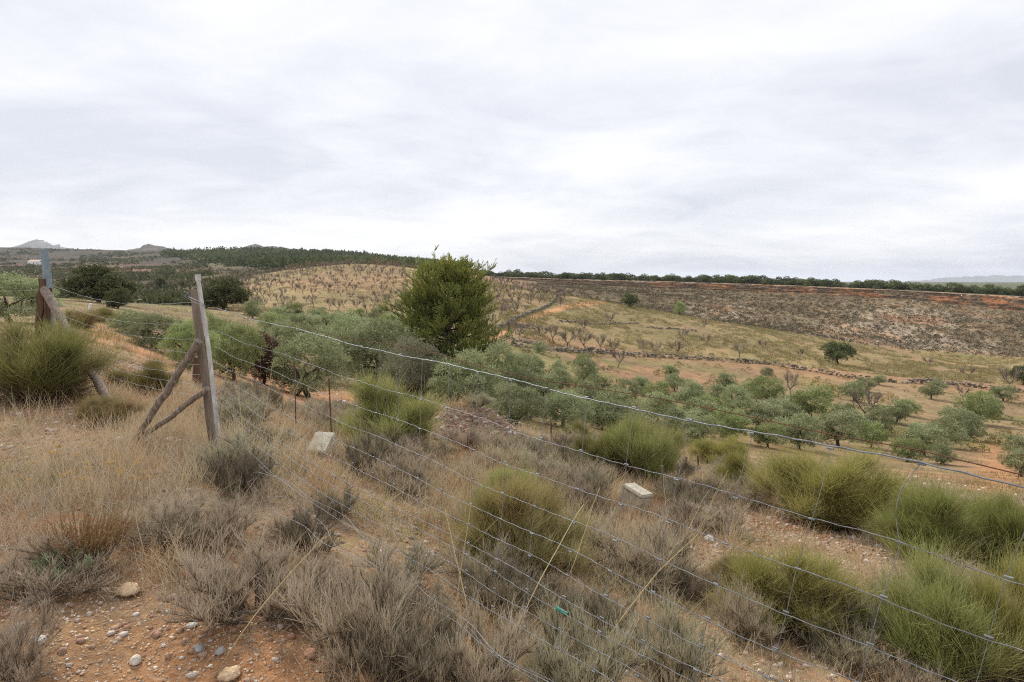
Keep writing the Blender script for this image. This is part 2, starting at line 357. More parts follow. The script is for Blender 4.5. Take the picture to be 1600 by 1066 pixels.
# ------------------------------------------------------------------ ground mesh
def ground_color(X, Y):
    xp = px_of(X, Y); yp = HY-ground(X, Y)*F/np.maximum(Y, 1.5)
    n1 = fbm(X/3, Y/3, 4); n2 = fbm(X/18+5, Y/18, 4); n3 = fbm(X/90+3, Y/90+8, 4)
    soil = np.array([.52, .265, .13]); red = np.array([.33, .2, .115]); straw = np.array([.3, .245, .145]); ygr = np.array([.275, .215, .11])
    litter = np.array([.37, .255, .15])
    scrub = np.array([.155, .122, .075]); pale = np.array([.4, .33, .25]); olivegr = np.array([.2, .185, .075])
    def lerp(a, b, t): return a*(1-t)[:, None]+b*t[:, None]
    c = lerp(np.tile(soil, (len(X), 1)), litter, sstep(.42, .6, n1)*.7)
    c = lerp(c, np.tile(red, (len(X), 1)), sstep(10, 18, Y))
    mid = sstep(16, 24, Y)*sstep(150, 110, Y)
    c = lerp(c, np.array([.27,.215,.12]), mid*sstep(.28, .44, n2)*.9)
    c = lerp(c, np.array([.24,.165,.1]), mid*sstep(.44, .6, fbm(X/2.5, Y/5+3, 4))*.7)
    c = lerp(c, olivegr, mid*sstep(.46, .6, fbm(X/9+40, Y/14, 4))*.8*sstep(35, 60, Y))
    # far left meadow path stays red, its surroundings straw
    hill = np.maximum(sstep(150, 170, Y+(xp-500)*.0), 0)
    edge = np.interp(xp, [300, 400, 500, 650, 800, 860, 1000, 1250, 1400, 1600], [90, 105, 118, 124, 118, 140, 143, 148, 150, 152])
    hill = sstep(edge-4, edge+6, Y)*sstep(275, 262, Y)
    hc = lerp(np.tile(straw*np.array([1.02,.98,.85]), (len(X), 1)), ygr, sstep(700, 850, xp))
    hc = lerp(hc, np.array([.34,.22,.13]), sstep(.52, .66, n2)*.65)
    hc = lerp(hc, olivegr, sstep(.5, .7, fbm(X/11, Y/26+9, 4))*.6*sstep(760, 860, xp))
    c = lerp(c, hc, hill)
    ms = sstep(262, 276, Y)*sstep(780, 860, xp)
    mc = lerp(np.tile(scrub, (len(X), 1)), np.array([.2,.15,.09]), sstep(.47, .6, fbm(X/9, Y/16, 5))*.75)
    pr = np.exp(-((xp-1410)/115)**2-((yp-512)/34)**2)+.7*np.exp(-((xp-1130)/60)**2-((yp-492)/18)**2)+.35*np.exp(-((xp-1480)/150)**2-((yp-560)/26)**2)
    mc = lerp(mc, pale, np.clip(pr*sstep(.38, .58, fbm(X/6, Y/8, 4))*1.2, 0, .9))
    mc = lerp(mc, np.array([.46,.25,.15]), np.clip(pr, 0, 1)*sstep(.5, .65, fbm(X/14+70, Y/20, 4))*.8)
    c = lerp(c, mc, ms)
    lf = sstep(85, 130, Y)*sstep(edge*0+420, 300, xp)
    lc = lerp(np.tile(np.array([.13,.105,.065]), (len(X), 1)), np.array([.19,.12,.08]), sstep(.5, .64, fbm(X/60, Y/120, 4)))
    lc = lerp(lc, np.array([.105,.105,.055]), sstep(.46, .66, fbm(X/110+9, Y/200, 4))*.8)
    lc = lerp(lc, np.array([.2,.165,.09]), sstep(.62, .7, fbm(X/45+19, Y/60, 4))*.8)
    lc = lerp(lc, np.array([.22,.19,.09]), (sstep(290, 340, xp)*sstep(220, 300, Y)*sstep(560, 480, Y)))
    lf = np.maximum(lf, sstep(268, 300, Y)*sstep(700, 600, xp))
    c = lerp(c, lc, lf)
    far = sstep(500, 1000, Y)*sstep(760, 700, xp)
    c = lerp(c, lerp(np.tile(np.array([.09,.07,.052]), (len(X), 1)), np.array([.06,.058,.042]), sstep(.45, .6, n3)), far*.75)
    pl_ = sstep(rimD(xp)-2, rimD(xp)+8, Y)*sstep(700, 780, xp)
    c = lerp(c, np.array([.13,.14,.085]), pl_)
    c = lerp(c, np.array([.075,.07,.042]), sstep(272, 300, Y)*sstep(760, 600, Y)*sstep(330, 380, xp)*sstep(640, 560, xp)*.85)
    # red field bands far left
    c = lerp(c, np.array([.3,.15,.1]), np.exp(-((yp-418-6*fbm(X/200, Y/200))/6)**2)*sstep(400, 700, Y)*sstep(300, 200, xp)*.8)
    c[:] = c*(1-.32*(sstep(120, 260, Y)*sstep(430, 330, xp)))[:, None]
    wood = sstep(650, 800, Y)*sstep(270, 330, xp)*sstep(740, 700, xp)
    c = lerp(c, np.array([.12,.115,.06]), wood)
    # bare track climbing the knoll
    tx = np.array([745, 775, 800, 840, 880, 930, 975]); ty = np.array([540, 528, 511, 493, 481, 473, 469.])
    yt = np.interp(xp, tx, ty); tr = np.exp(-((yp-yt)/3.6)**4)*sstep(735, 760, xp)*sstep(985, 960, xp)*sstep(100, 110, Y)*sstep(262, 255, Y)
    c = lerp(c, np.array([.56,.3,.16]), tr*.95)
    # bare red track on the right and the dirt lane on the left
    c = lerp(c, np.array([.5,.235,.115]), np.exp(-((xp-1575+(yp-690)*.25)/45)**2)*sstep(20, 30, Y)*sstep(78, 66, Y)*.6)
    lane = np.exp(-((xp-(125+(yp-500)*1.55))/np.maximum((yp-470)*.62, 8))**2)*sstep(9.5, 12, Y)*sstep(34, 24, Y)*sstep(560, 470, xp)
    c = lerp(c, np.array([.54,.28,.14]), lane*.9)
    c = lerp(c, np.array([.5,.26,.13]), sstep(330, 380, xp)*sstep(700, 620, xp)*sstep(12, 15, Y)*sstep(33, 28, Y)*.8)
    c = c*np.interp(fbm(X/1.1, Y/1.1, 3), [.3, .7], [.85, 1.15])[:, None]
    k = np.zeros_like(c)
    bare = np.exp(-((X+1.55)/1.15)**2-((Y-2.7)/.75)**2)
    k[:, 0] = np.clip(1-bare*1.3, 0, 1)*sstep(17, 12, Y)
    k[:, 1] = sstep(100, 400, Y)
    k[:, 2] = sstep(24, 14, Y)
    return c, k
nc, nr = 620, 900
uu = np.linspace(-1.0, 1.0, nc); rr = np.exp(np.linspace(math.log(1.2), math.log(8900), nr))
R_, U_ = np.meshgrid(rr, uu, indexing='ij')
GX = (U_*R_).ravel(); GY = (R_-4).ravel()
GZ = ground(GX, GY)
idx = np.arange(nc*nr).reshape(nr, nc)
fq = np.stack([idx[:-1, :-1], idx[:-1, 1:], idx[1:, 1:], idx[1:, :-1]], -1).reshape(-1, 4)
gc, gk = ground_color(GX, GY)
g = kind(build('ground', [(np.stack([GX, GY, GZ], 1), fq, gc)], M['earth'], smooth=True), 'structure')
ka = g.data.color_attributes.new('k', 'FLOAT_COLOR', 'POINT')
ka.data.foreach_set('color', np.concatenate([gk, np.ones((len(gk), 1))], 1).astype(np.float32).ravel())

# ------------------------------------------------------------------ cliff band along the plateau
def cliff():
    xs = np.arange(690, 2300, 1.6); D = rimD(xs)-9; lv = 13
    X = (xs-800)/F*D; arr = []; cols = []
    top = rimTop(xs); bot = rimBot(xs)
    hh = top-bot
    for k in range(lv+1):
        t = k/lv
        strata = (fbm(xs/50, np.full_like(xs, k*.9), 2)-.5)*2.2
        back = t*2.8+strata+(fbm(xs/7, np.full_like(xs, k*1.7), 3)-.5)*2.4
        if k == lv: back = np.full_like(xs, 3.2)+(fbm(xs/9, xs*0, 2)-.5)*2
        lowm = (fbm(xs/40+3, xs*0, 3)-.45)*2.2
        z = bot+(hh)*t+(fbm(xs/16, np.full_like(xs, k*2.), 2)-.5)*.5*(k < lv)-(1.5 if k == 0 else 0)
        arr.append(np.stack([X, D+back, z], 1))
        n = fbm(xs/30, np.full_like(xs, k*.45), 4)
        re = np.array([.58, .26, .13]); gr = np.array([.2, .155, .11]); br = np.array([.25, .18, .125]); pl = np.array([.46, .36, .27])
        m = sstep(.44, .53, n)*np.interp(xs, [750, 1000, 1030, 1150, 1250, 1350, 1500, 2000], [.0, .2, 1, 1, .7, .85, 1, 1])*sstep(.4, .5, fbm(xs/40+9, xs*0, 3))
        c = br[None]*(1-m)[:, None]+re[None]*m[:, None]
        g2 = sstep(.46, .56, fbm(xs/14+50, np.full_like(xs, k*.8), 4))*(.9 if t < .35 else .45)
        c = c*(1-g2)[:, None]+gr[None]*g2[:, None]
        if k >= lv-1: c = c*.4+pl*.6
        cols.append(c)
    n = len(xs); arr.append(np.stack([X*(1+14/D), D+14, top-.2], 1)); cols.append(np.tile([.36, .28, .2], (n, 1)))
    V = np.concatenate(arr); C = np.concatenate(cols); I = np.arange((lv+2)*n).reshape(lv+2, n)
    fq = np.stack([I[:-1, :-1], I[:-1, 1:], I[1:, 1:], I[1:, :-1]], -1).reshape(-1, 4)
    m, nt, N, L = mat_new('cliffrock'); a = N.new('ShaderNodeAttribute'); a.attribute_name = 'c'
    tc = N.new('ShaderNodeTexCoord'); mp = N.new('ShaderNodeMapping'); mp.inputs['Scale'].default_value = (1, 1, 3); L.new(tc.outputs['Object'], mp.inputs[0])
    nn = N.new('ShaderNodeTexNoise'); nn.inputs['Scale'].default_value = .5; nn.inputs['Detail'].default_value = 8; nn.inputs['Roughness'].default_value = .8; L.new(mp.outputs[0], nn.inputs['Vector'])
    r = ramp(N, [(.35, (.4, .38, .36)), (.6, (1.25, 1.25, 1.2))]); L.new(nn.outputs[0], r.inputs[0])
    x = N.new('ShaderNodeMix'); x.data_type = 'RGBA'; x.blend_type = 'MULTIPLY'; x.inputs[0].default_value = 1; L.new(a.outputs['Color'], x.inputs[6]); L.new(r.outputs[0], x.inputs[7])
    b = N.new('ShaderNodeBsdfPrincipled'); b.inputs['Roughness'].default_value = .95; b.inputs['Specular IOR Level'].default_value = .1; L.new(x.outputs[2], b.inputs['Base Color'])
    bp = N.new('ShaderNodeBump'); bp.inputs['Distance'].default_value = .8; L.new(nn.outputs[0], bp.inputs['Height']); L.new(bp.outputs[0], b.inputs['Normal'])
    o = N.new('ShaderNodeOutputMaterial'); L.new(b.outputs[0], o.inputs[0])
    kind(build('cliff', [(V, fq, C)], m), 'structure')
cliff()

# ------------------------------------------------------------------ distant mountains
def ridge(name, xs, ys, D, c1, c2, depth=900, rough=6, base=445):
    x = np.linspace(xs[0], xs[-1], 260); y = np.interp(x, xs, ys)
    lv = 9; arr = []
    for k in range(lv):
        t = k/(lv-1)
        yy = y*t+base*(1-t); dd = D-depth*(1-t)
        nzv = (fbm(x/rough, np.full_like(x, k*.8), 4)-.5)
        arr.append(np.stack([(x-800)/F*dd, dd+nzv*depth*.12, (HY-yy)/F*dd+nzv*(y.max()-y.min()+2)*.25/F*D*(.3+.7*t)], 1))
    arr.append(np.stack([(x-800)/F*(D+depth), np.full_like(x, D+depth), (HY-base)/F*D+x*0], 1))
    V = np.concatenate(arr); n = len(x); I = np.arange((lv+1)*n).reshape(lv+1, n)
    fq = np.stack([I[:-1, :-1], I[:-1, 1:], I[1:, 1:], I[1:, :-1]], -1).reshape(-1, 4)
    kind(build(name, [(V, fq)], noise_mat(name+'_rock', c1, c2, .004, bump=.6, bscale=.01, bdist=40)), 'structure')
ridge('mountain', [-40, 0, 28, 45, 58, 72, 95, 130, 160], [400, 392, 384, 377, 374, 377, 385, 392, 400], 2700, (.07,.085,.1), (.2,.21,.22), base=402, depth=300)
ridge('mountain_range', [1380, 1440, 1480, 1520, 1560, 1600, 1700, 1900], [444, 438, 434, 431.5, 430.5, 431, 429, 435], 15000, (.1,.11,.1), (.16,.16,.13), depth=2000, base=450)
ridge('hill', [165, 195, 205, 218, 224, 232, 240, 252, 262, 275, 300], [397, 392, 389, 388, 383, 381, 384, 385, 388, 390, 397], 2100, (.045,.042,.035), (.085,.075,.06), depth=120, base=402, rough=9)
ridge('hill', [360, 380, 398, 412, 425, 440, 470], [392, 386, 381, 385, 384, 386, 393], 2600, (.055,.055,.05), (.1,.09,.075), depth=120, base=396, rough=9)

# ------------------------------------------------------------------ plant generators (geometry around origin, metres)
def g_retama(W, H, n=14000, w=.0052, seed=0, low=.18, nc=34):
    a = rng.random(26)*2*math.pi; d = np.stack([np.cos(a), np.sin(a), .35+rng.random(26)*1.5], 1)
    S0 = curves(np.stack([np.cos(a)*.05, np.sin(a)*.05, a*0-.04], 1), d, np.minimum(W*.42, H*.8)*(.7+.4*rng.random(26)), 6, .13, .04)
    p, t = pick(S0, 150, .3, 1); S1 = curves(p, t+rdir(150)*.6+[0, 0, .3], H*.25, 4, .15, .05)
    # sprays of green shoots: each starts somewhere inside the dome and fans up and out
    q = np.arccos(1-1.02*rng.random(nc)); b = rng.random(nc)*2*math.pi; rr_ = .3+.5*rng.random(nc)
    C = np.stack([np.sin(q)*np.cos(b)*W*.5, np.sin(q)*np.sin(b)*W*.5, H*low+np.cos(q)*H*.78], 1)*rr_[:, None]
    C[:, 2] = np.maximum(C[:, 2], H*(low-.08)*rng.random(nc)+.03)
    k = rng.integers(0, nc, n); out = C[k]*np.array([1, 1, .25])/(W*.5)
    st = C[k]+rdir(n)*np.array([W*.13, W*.13, H*.13])*rng.random((n, 1))
    fan = norm(rng.normal(size=(n, 3))*np.array([1, 1, .5])+out*1.2+[0, 0, 1.55])
    S2 = curves(st, fan, H*(.13+.22*rng.random(n)+.16*(rng.random(n) < .08)), 4, .065, .0)
    m = S2[..., 2].min(1) > .0; S2 = S2[m]; k = k[m]
    mw = np.percentile(np.abs(S2[..., :2]).max(-1), 97); mh = np.percentile(S2[..., 2], 98.5)
    sc_ = np.array([W*.5/mw, W*.5/mw, H/mh]); S2 *= sc_
    cr = rng.random(nc)
    # brown inner twigs reaching most of the way out
    nt_ = 2200; q_ = np.arccos(1-1.0*rng.random(nt_)); b_ = rng.random(nt_)*6.28; e_ = np.stack([np.sin(q_)*np.cos(b_)*W*.5, np.sin(q_)*np.sin(b_)*W*.5, np.cos(q_)*H*.8+H*.03], 1)*(.45+.5*rng.random((nt_, 1)))
    f_ = e_*.25*rng.random((nt_, 1)); f_[:, 2] *= .5
    S3 = curves(f_, e_-f_, np.linalg.norm(e_-f_, axis=1), 5, .1, .03)
    return [tubes(S0, .016, .006, 5), tubes(S1, .006, .003, 4), ribbons(S3, .008, .005)], [ribbons(S2, w, w*.6, aux=np.clip(cr[k]*.5+rng.random(len(k))*.55, 0, 1))]
def g_shrub(W, H, n=1500, w=.0035, upright=.6, n0=22, leafy=0):
    a = rng.random(n0)*2*math.pi; e = .25+rng.random(n0)*1.1
    d = np.stack([np.cos(a), np.sin(a), e], 1)
    S0 = curves(np.stack([np.cos(a)*.03, np.sin(a)*.03, a*0-.02], 1), d, H*.7*(.6+.5*rng.random(n0)), 5, .22, .04)
    p, t = pick(S0, 130, .25, 1); S1 = curves(p, t*.6+rdir(130)*.6+[0, 0, upright*.6], H*.35, 4, .22, .05)
    p, t = pick(S1, n, .0, 1)
    S2 = curves(p, t*.5+rdir(n)*.55+np.array([0, 0, upright]), H*(.09+.17*rng.random(n)), 3, .14, .05)
    mw = np.percentile(np.abs(S2[..., :2]).max(-1), 95); mh = np.percentile(S2[..., 2], 97)
    k = np.array([W*.5/mw, W*.5/mw, H/mh])
    for s in (S0, S1, S2): s *= k
    woody = [tubes(S0, .007, .003, 4), ribbons(S1, .006, .004)]
    fol = [ribbons(S2, w, w*.6)]
    if leafy:
        q, t = pick(S2, leafy, .2, 1); fol.append(leaves(q, t+rdir(leafy)*.5, .015, .004))
    return woody, fol
def clumps_crown(c, W, H, z0, n, L, Wd, nc=26, rad=.17, up=.25, shell=.5, squash=.8):
    """leaf clumps in a dome; returns leaf geometry"""
    a = rng.random(nc)*2*math.pi; q = np.arccos(1-1.9*rng.random(nc)); rad_ = .4+.55*rng.random(nc)**.5
    C = np.stack([np.sin(q)*np.cos(a)*W*.38, np.sin(q)*np.sin(a)*W*.38, np.cos(q)*H*.42], 1)*rad_[:, None]/.9
    C[:, 2] += z0+H*.42; cr = W*rad*(.65+.7*rng.random(nc))
    k = rng.choice(nc, n, p=cr**2/np.sum(cr**2)); d = rdir(n); d[:, 2] = np.abs(d[:, 2])*.9+d[:, 2]*.1-.25; d = norm(d)
    r = cr[k]*(shell+(1-shell)*rng.random(n)**.5)*(1+.07*rng.normal(size=n))
    pos = C[k]+d*r[:, None]*np.array([1, 1, squash])
    tw = rng.random(nc)
    return leaves(pos, d+rdir(n)*.6+[0, 0, up], L*(.7+.6*rng.random(n)), Wd, aux=np.clip(tw[k]*.5+rng.random(n)*.5, 0, 1)), C
def trunk_limbs(C, H, r, zf, lean=.12, n=6, base=1):
    f = np.array([[rng.normal()*lean, rng.normal()*lean, zf*H]])
    P0 = curves(np.array([[0, 0, -.15]]), f[0][None]+[0, 0, .1], zf*H+.15, 5, .1)
    top = P0[0, -1]; T = [tubes(P0, r, r*.7, 7, bump=.35)]
    sel = C[rng.choice(len(C), min(n, len(C)), replace=False)]
    pts = []
    for k in range(6):
        t = k/5; mid = top*(1-t)+sel*t; mid = mid+np.sin(t*math.pi)*rng.normal(size=mid.shape)*.06*H; pts.append(mid)
    P = np.stack(pts, 1); P[:, 0] = top; T.append(tubes(P, r*.55, r*.12, 5, bump=.2))
    return T
def g_olive(W=4, H=3.6, n=5000, L=.2, Wd=.06, nc=30, rad=.15, trunk=True):
    lv, C = clumps_crown(None, W, H, H*.06, n, L, Wd, nc=nc, rad=rad)
    tr = trunk_limbs(C, H, .15, .25, n=9)
    # shoots poking from the crown
    m = n//25; k = rng.integers(0, len(C), m)
    P = curves(C[k]+rdir(m)*.1*W, rdir(m)+[0, 0, .9], .14*W, 3, .1)
    q, t = pick(P, n//6, .2, 1)
    return [('trunk', tr, M['bark'])], [lv, leaves(q, t+rdir(len(q))*.6, L, Wd)]
def g_almond(H=3.2, n2=260, tw=.035, seed=0):
    th = H*.28
    P0 = curves(np.array([[0, 0, -.1]]), np.array([[rng.normal()*.2, rng.normal()*.2, 1]]), th+.1, 4, .12)
    n1 = rng.integers(3, 6); a = np.arange(n1)/n1*2*math.pi+rng.random(n1)
    P1 = curves(np.repeat(P0[:, -1], n1, 0), np.stack([np.cos(a)*.95, np.sin(a)*.95, .75+a*0], 1), H*.42, 5, .14, .06)
    p, t = pick(P1, 26, .25, 1); P2 = curves(p, t+rdir(26)*.55+[0, 0, .35], H*.3, 4, .15, .05)
    p, t = pick(P2, n2, .1, 1); P3 = curves(p, t+rdir(n2)*.8+[0, 0, .25], H*.17*(.6+.8*rng.random(n2)), 3, .15)
    return [tubes(P0, H*.035, H*.026, 6, bump=.3), tubes(P1, H*.022, H*.01, 5, bump=.2)], [tubes(P2, H*.009, H*.004, 3), ribbons(P3, tw, tw*.5)]

# prototypes -------------------------------------------------------
def P_(woody, fol, fm, wm=None, wn='stem', fn='foliage'): return proto([(wn, woody, wm or M['bark']), (fn, fol, fm)])
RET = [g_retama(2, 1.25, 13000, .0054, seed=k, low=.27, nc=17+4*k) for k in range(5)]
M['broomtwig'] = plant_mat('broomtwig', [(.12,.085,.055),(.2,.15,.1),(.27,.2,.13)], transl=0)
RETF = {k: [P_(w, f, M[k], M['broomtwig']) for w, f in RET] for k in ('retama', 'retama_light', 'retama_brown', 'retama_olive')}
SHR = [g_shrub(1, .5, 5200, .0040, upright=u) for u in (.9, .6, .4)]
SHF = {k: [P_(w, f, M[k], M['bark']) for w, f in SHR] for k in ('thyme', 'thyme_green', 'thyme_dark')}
OLN = []
for k in range(3):
    t, f = g_olive(4, 3.8, 21000, .12, .035, nc=60, rad=.12); OLN.append((t, f))
OLF = []
for k in range(5):
    t, f = g_olive(4, 3.6, 6500, .19, .062, nc=40, rad=.135); OLF.append((t, f))
def oproto(tf, m): return proto([(n, g, mt) for n, g, mt in tf[0]]+[('crown', tf[1], m)])
OLIVE_N = [oproto(x, M['olive']) for x in OLN]; OLIVE_NL = [oproto(x, M['olive_light']) for x in OLN]; WILLOW_N = oproto(OLN[0], M['willow'])
OLIVE_F = [oproto(x, M['olive']) for x in OLF]; OLIVE_FL = [oproto(x, M['olive_light']) for x in OLF[:2]]
OAK_F = [oproto(x, M['oak']) for x in [g_olive(4, 3.2, 9000, .2, .1, nc=50, rad=.13), g_olive(4, 3.6, 7000, .2, .1, nc=36, rad=.16)]]
REDB = oproto(g_olive(4, 3.6, 17000, .14, .05, nc=50, rad=.16), M['redbush'])
ALM = []
for k in range(7):
    a, b = g_almond(3.2, 420, .024); ALM.append(proto([('trunk', a, M['almond']), ('branches', b, M['almond'])]))
MP = []
for k in range(4):
    lv, C = clumps_crown(None, 6.5, 6.5, .0, 2200, .5, .28, nc=20, rad=.17, squash=.85)
    MP.append(proto([('trunk', trunk_limbs(C, 5.5, .2, .3), M['bark']), ('crown', [lv], M['mesapine'])]))

# ------------------------------------------------------------------ the big pine
def big_pine():
    X, Y, Z = at(698, 44); H = 7.6; 
    def crown_r(t):     # radius against height
        return np.interp(t, [0, .08, .2, .35, .5, .65, .8, .92, 1], [2.0, 2.9, 3.1, 3.05, 2.95, 2.75, 2.45, 2.05, 1.2])
    tr = curves(np.array([[0, 0, -.2]]), np.array([[.03, 0, 1.]]), H*.86, 8, .03)
    leaders = np.array([[-.7, .1, 1.3], [.25, 0, .85], [.95, .1, .75], [1.35, -.2, .35], [-.3, .3, .7], [-1.1, 0, .4]])
    nb = 230; t = rng.random(nb)**.85; zb = .15+t*H*.8; a = rng.random(nb)*2*math.pi
    R = crown_r(t)*(.6+.62*rng.random(nb)); R *= 1+.13*np.sin(a*3+zb*1.3)
    rise = .25+.6*t
    st = np.stack([np.interp(zb, tr[0, :, 2], tr[0, :, 0]), np.interp(zb, tr[0, :, 2], tr[0, :, 1]), zb-.1*R], 1)
    B = np.stack([st+np.stack([np.cos(a)*R*f, np.sin(a)*R*f, R*(rise*f**1.5)*.75+(rng.normal(size=nb)*.05)], 1) for f in np.linspace(0, 1, 7)], 1)
    B[..., 2] = np.minimum(B[..., 2], H*.9+.3*rng.random((nb, 1)))
    sp = []
    for lx, ly, lh in leaders:
        s0 = np.array([[lx*.8, ly, H*.7]]); sp.append(np.stack([s0+(np.array([lx, ly, H*.86+lh])-s0)*k/6 for k in range(7)], 1))
    SP = np.concatenate(sp)
    ns_ = 6500
    p, tg = pick(B, ns_, .2, 1); shoots = curves(p, tg*.8+rdir(ns_)*.8+[0, 0, .6], .3+.32*rng.random(ns_), 3, .12, .12)
    nl = 95; tl = rng.random(nl)**.8; al = rng.random(nl)*6.28; rl = crown_r(tl)*(.45+.42*rng.random(nl))
    LC = np.stack([np.cos(al)*rl, np.sin(al)*rl, .35+tl*H*.84], 1); lr = .3+.35*rng.random(nl); kl = rng.integers(0, nl, 7500)
    dl = norm(rdir(7500)+[0, 0, .25]); s_l = LC[kl]+dl*(lr[kl]*(.35+.5*rng.random(7500)))[:, None]*np.array([1, 1, .8])
    sh_l = curves(s_l, dl*.7+rdir(7500)*.3+[0, 0, .8], .26+.22*rng.random(7500), 3, .1, .1)
    shoots = np.concatenate([shoots, sh_l[:3600]])
    p2, tg2 = pick(SP, 260, .15, 1); sh2 = curves(p2, rdir(260)*np.array([1, 1, .3])+[0, 0, .75], .34, 3, .1, .15)
    q, tq = pick(shoots, 330000, .03, 1)
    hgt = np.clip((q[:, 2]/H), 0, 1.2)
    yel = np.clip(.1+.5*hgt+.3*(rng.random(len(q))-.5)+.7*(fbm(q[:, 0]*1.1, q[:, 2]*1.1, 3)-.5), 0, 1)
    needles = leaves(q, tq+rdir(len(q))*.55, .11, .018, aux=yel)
    q2, tq2 = pick(sh2, 15000, .05, 1); n2 = leaves(q2, tq2+rdir(15000)*.5, .09, .016, aux=.5+.4*rng.random(15000))
    cones, _ = pick(SP, 40, .3, 1); cones = cones+rdir(40)*.12
    cn = leaves(cones, rdir(40), .12, .09)
    o = thing('pine_tree', (X, Y, Z-.3), 'tall bushy green pine tree with spiky top, towering over the olive trees', 'tree', None, 0, (1.13, 1.1, 1.15))
    build('trunk', [tubes(tr, .2, .06, 8, bump=.2)], M['bark'], o)
    build('branches', [tubes(B, .045, .012, 4), tubes(SP, .035, .01, 5), ribbons(shoots, .014, .008), ribbons(sh2, .014, .008)], M['bark'], o)
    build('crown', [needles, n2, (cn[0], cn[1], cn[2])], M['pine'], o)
    return X, Y, Z
big_pine()
def small_pine(x, d, W, H, label):
    X, Y, Z = at(x, d)
    nb = 40; t = rng.random(nb); a = rng.random(nb)*2*math.pi; R = W*.5*(1-.6*t)*(.7+.4*rng.random(nb))
    st = np.stack([t*0, t*0, .1*H+t*H*.6], 1)
    B = np.stack([st+np.stack([np.cos(a)*R*f, np.sin(a)*R*f, R*f**1.4*.8], 1) for f in np.linspace(0, 1, 5)], 1)
    p, tg = pick(B, 500, .3, 1); sh = curves(p, tg+rdir(500)*.7+[0, 0, .6], .3, 3, .1, .1)
    q, tq = pick(sh, 9000, .1, 1)
    o = thing('young_pine', (X, Y, Z), label, 'tree')
    build('trunk', [tubes(curves(np.array([[0, 0, -.1]]), np.array([[0, 0, 1.]]), H*.8, 5, .03), .08, .03, 6), tubes(B, .03, .01, 4)], M['bark'], o)
    build('crown', [leaves(q, tq+rdir(len(q))*.5, .13, .024, aux=np.clip(.4+.5*rng.random(len(q)), 0, 1))], M['pine'], o)
small_pine(628, 41, 1.9, 3.4, 'small yellow-green young pine on the left flank of the big pine')
small_pine(752, 42, 2.6, 2.6, 'low spreading young pine at the right foot of the big pine')
small_pine(652, 43, 2.2, 3.0, 'young pine half hidden behind the left skirt of the big pine')

# ------------------------------------------------------------------ olives and other trees
def tree(protos, name, x, y, w, label, cat='tree', group=None, d=None, base=4., hs=1., sp=0):
    X, Y, Z = at(x, d) if d else hit(x, y)
    s = w*Y/F/base; k = random.randrange(len(protos)) if isinstance(protos[0], list) else None
    p = protos[k] if k is not None else protos
    return dup_tree(p, name, (X, Y, Z-.05), label, cat, group, random.random()*6.28, (s, s, s*hs))
near = [
 (483,622,136,None,'olive tree with one bare dark trunk standing on red soil behind two rusty stakes',OLIVE_N,1.0),
 (585,0,150,36,'dense olive tree just behind the top of the central broom bush',OLIVE_N,.95),
 (548,0,120,48,'olive tree between the single trunk olive and the almond hill',OLIVE_N,.9),
 (722,0,135,28,'big grey-green olive tree below the right side of the big pine',OLIVE_N,1.0),
 (795,0,120,31,'tall rounded olive tree at the right foot of the pine, above the spoil heap',OLIVE_N,1.25),
 (806,0,110,24,'dark low olive tree at the right end of the near olive clump',OLIVE_N,.85),
 (242,0,100,20,'silvery olive tree behind the fence, left of the wooden corner post',OLIVE_N,.8),
 (205,0,70,24,'small silvery olive tree at the end of the dirt lane',OLIVE_N,.85),
 (18,0,130,20,'large green tree at the far left edge behind the fence corner',OLIVE_N,.8),
 (880,668,95,None,'olive tree with forked dark trunk right of the spoil heap',OLIVE_N,.85),
 (960,0,110,38,'broad olive tree behind the round broom bush pair',OLIVE_N,.8),
]
for x, y, w, d, lb, pr, hs in near: tree(pr, 'olive_tree', x, y, w, lb, d=d, hs=hs*.8)
tree(OLIVE_NL, 'leafy_tree', 296, 0, 84, 'light green leafy tree right behind the leaning fence post', d=17, hs=1.05)
tree(OLIVE_NL, 'leafy_tree', 366, 0, 96, 'yellow-green leafy tree behind the fence, right of the leaning post', d=19, hs=1.05)
tree(OLIVE_NL, 'leafy_tree', 330, 0, 80, 'light green tree filling the gap behind the two leafy trees', d=24, hs=1.1)
tree(REDB, 'red_shrub', 412, 0, 85, 'dark reddish brown bare shrub between leafy tree and single trunk olive', 'shrub', d=22, hs=1.05)
tree(OLIVE_N, 'olive_tree', 440, 0, 85, 'olive tree with its crown just above the red-brown shrub', d=34, hs=1)
tree(WILLOW_N, 'grey_shrub', 648, 0, 115, 'grey-green thin leaved tree between central broom bush and pine', d=29, hs=1.0)
tree(OLIVE_NL, 'leafy_tree', 70, 0, 50, 'light green bush behind the leaning grey tube post', d=30, hs=.8)
for x, y, w, d, lb in [(155,470,100,72,'large dark evergreen oak in front of the brown hills at left'),
                   (185,0,42,60,'low dark round bush at the right foot of the large oak'),
                   (348,0,82,112,'dark evergreen oak at the left foot of the bare almond hill'),
                   (462,0,32,88,'small dark evergreen tree at the foot of the almond hill'),
                   (1310,569,44,None,'dark round evergreen oak standing alone on the yellow grass slope'),
                   (985,470,29,245,'small dark oak on the crest of the yellow knoll'),
                   (1600,0,38,150,'dark evergreen tree at the right edge above the red track'),
                   (250,0,20,300,'dark evergreen tree on the valley floor right of the large oak')]:
    tree(OAK_F, 'oak_tree', x, y, w, lb, d=d, hs=.72 if w > 50 else .95)
tree(OLIVE_FL, 'conifer', 1062, 493, 20, 'light green rounded conifer on the right shoulder of the knoll', hs=1.2)
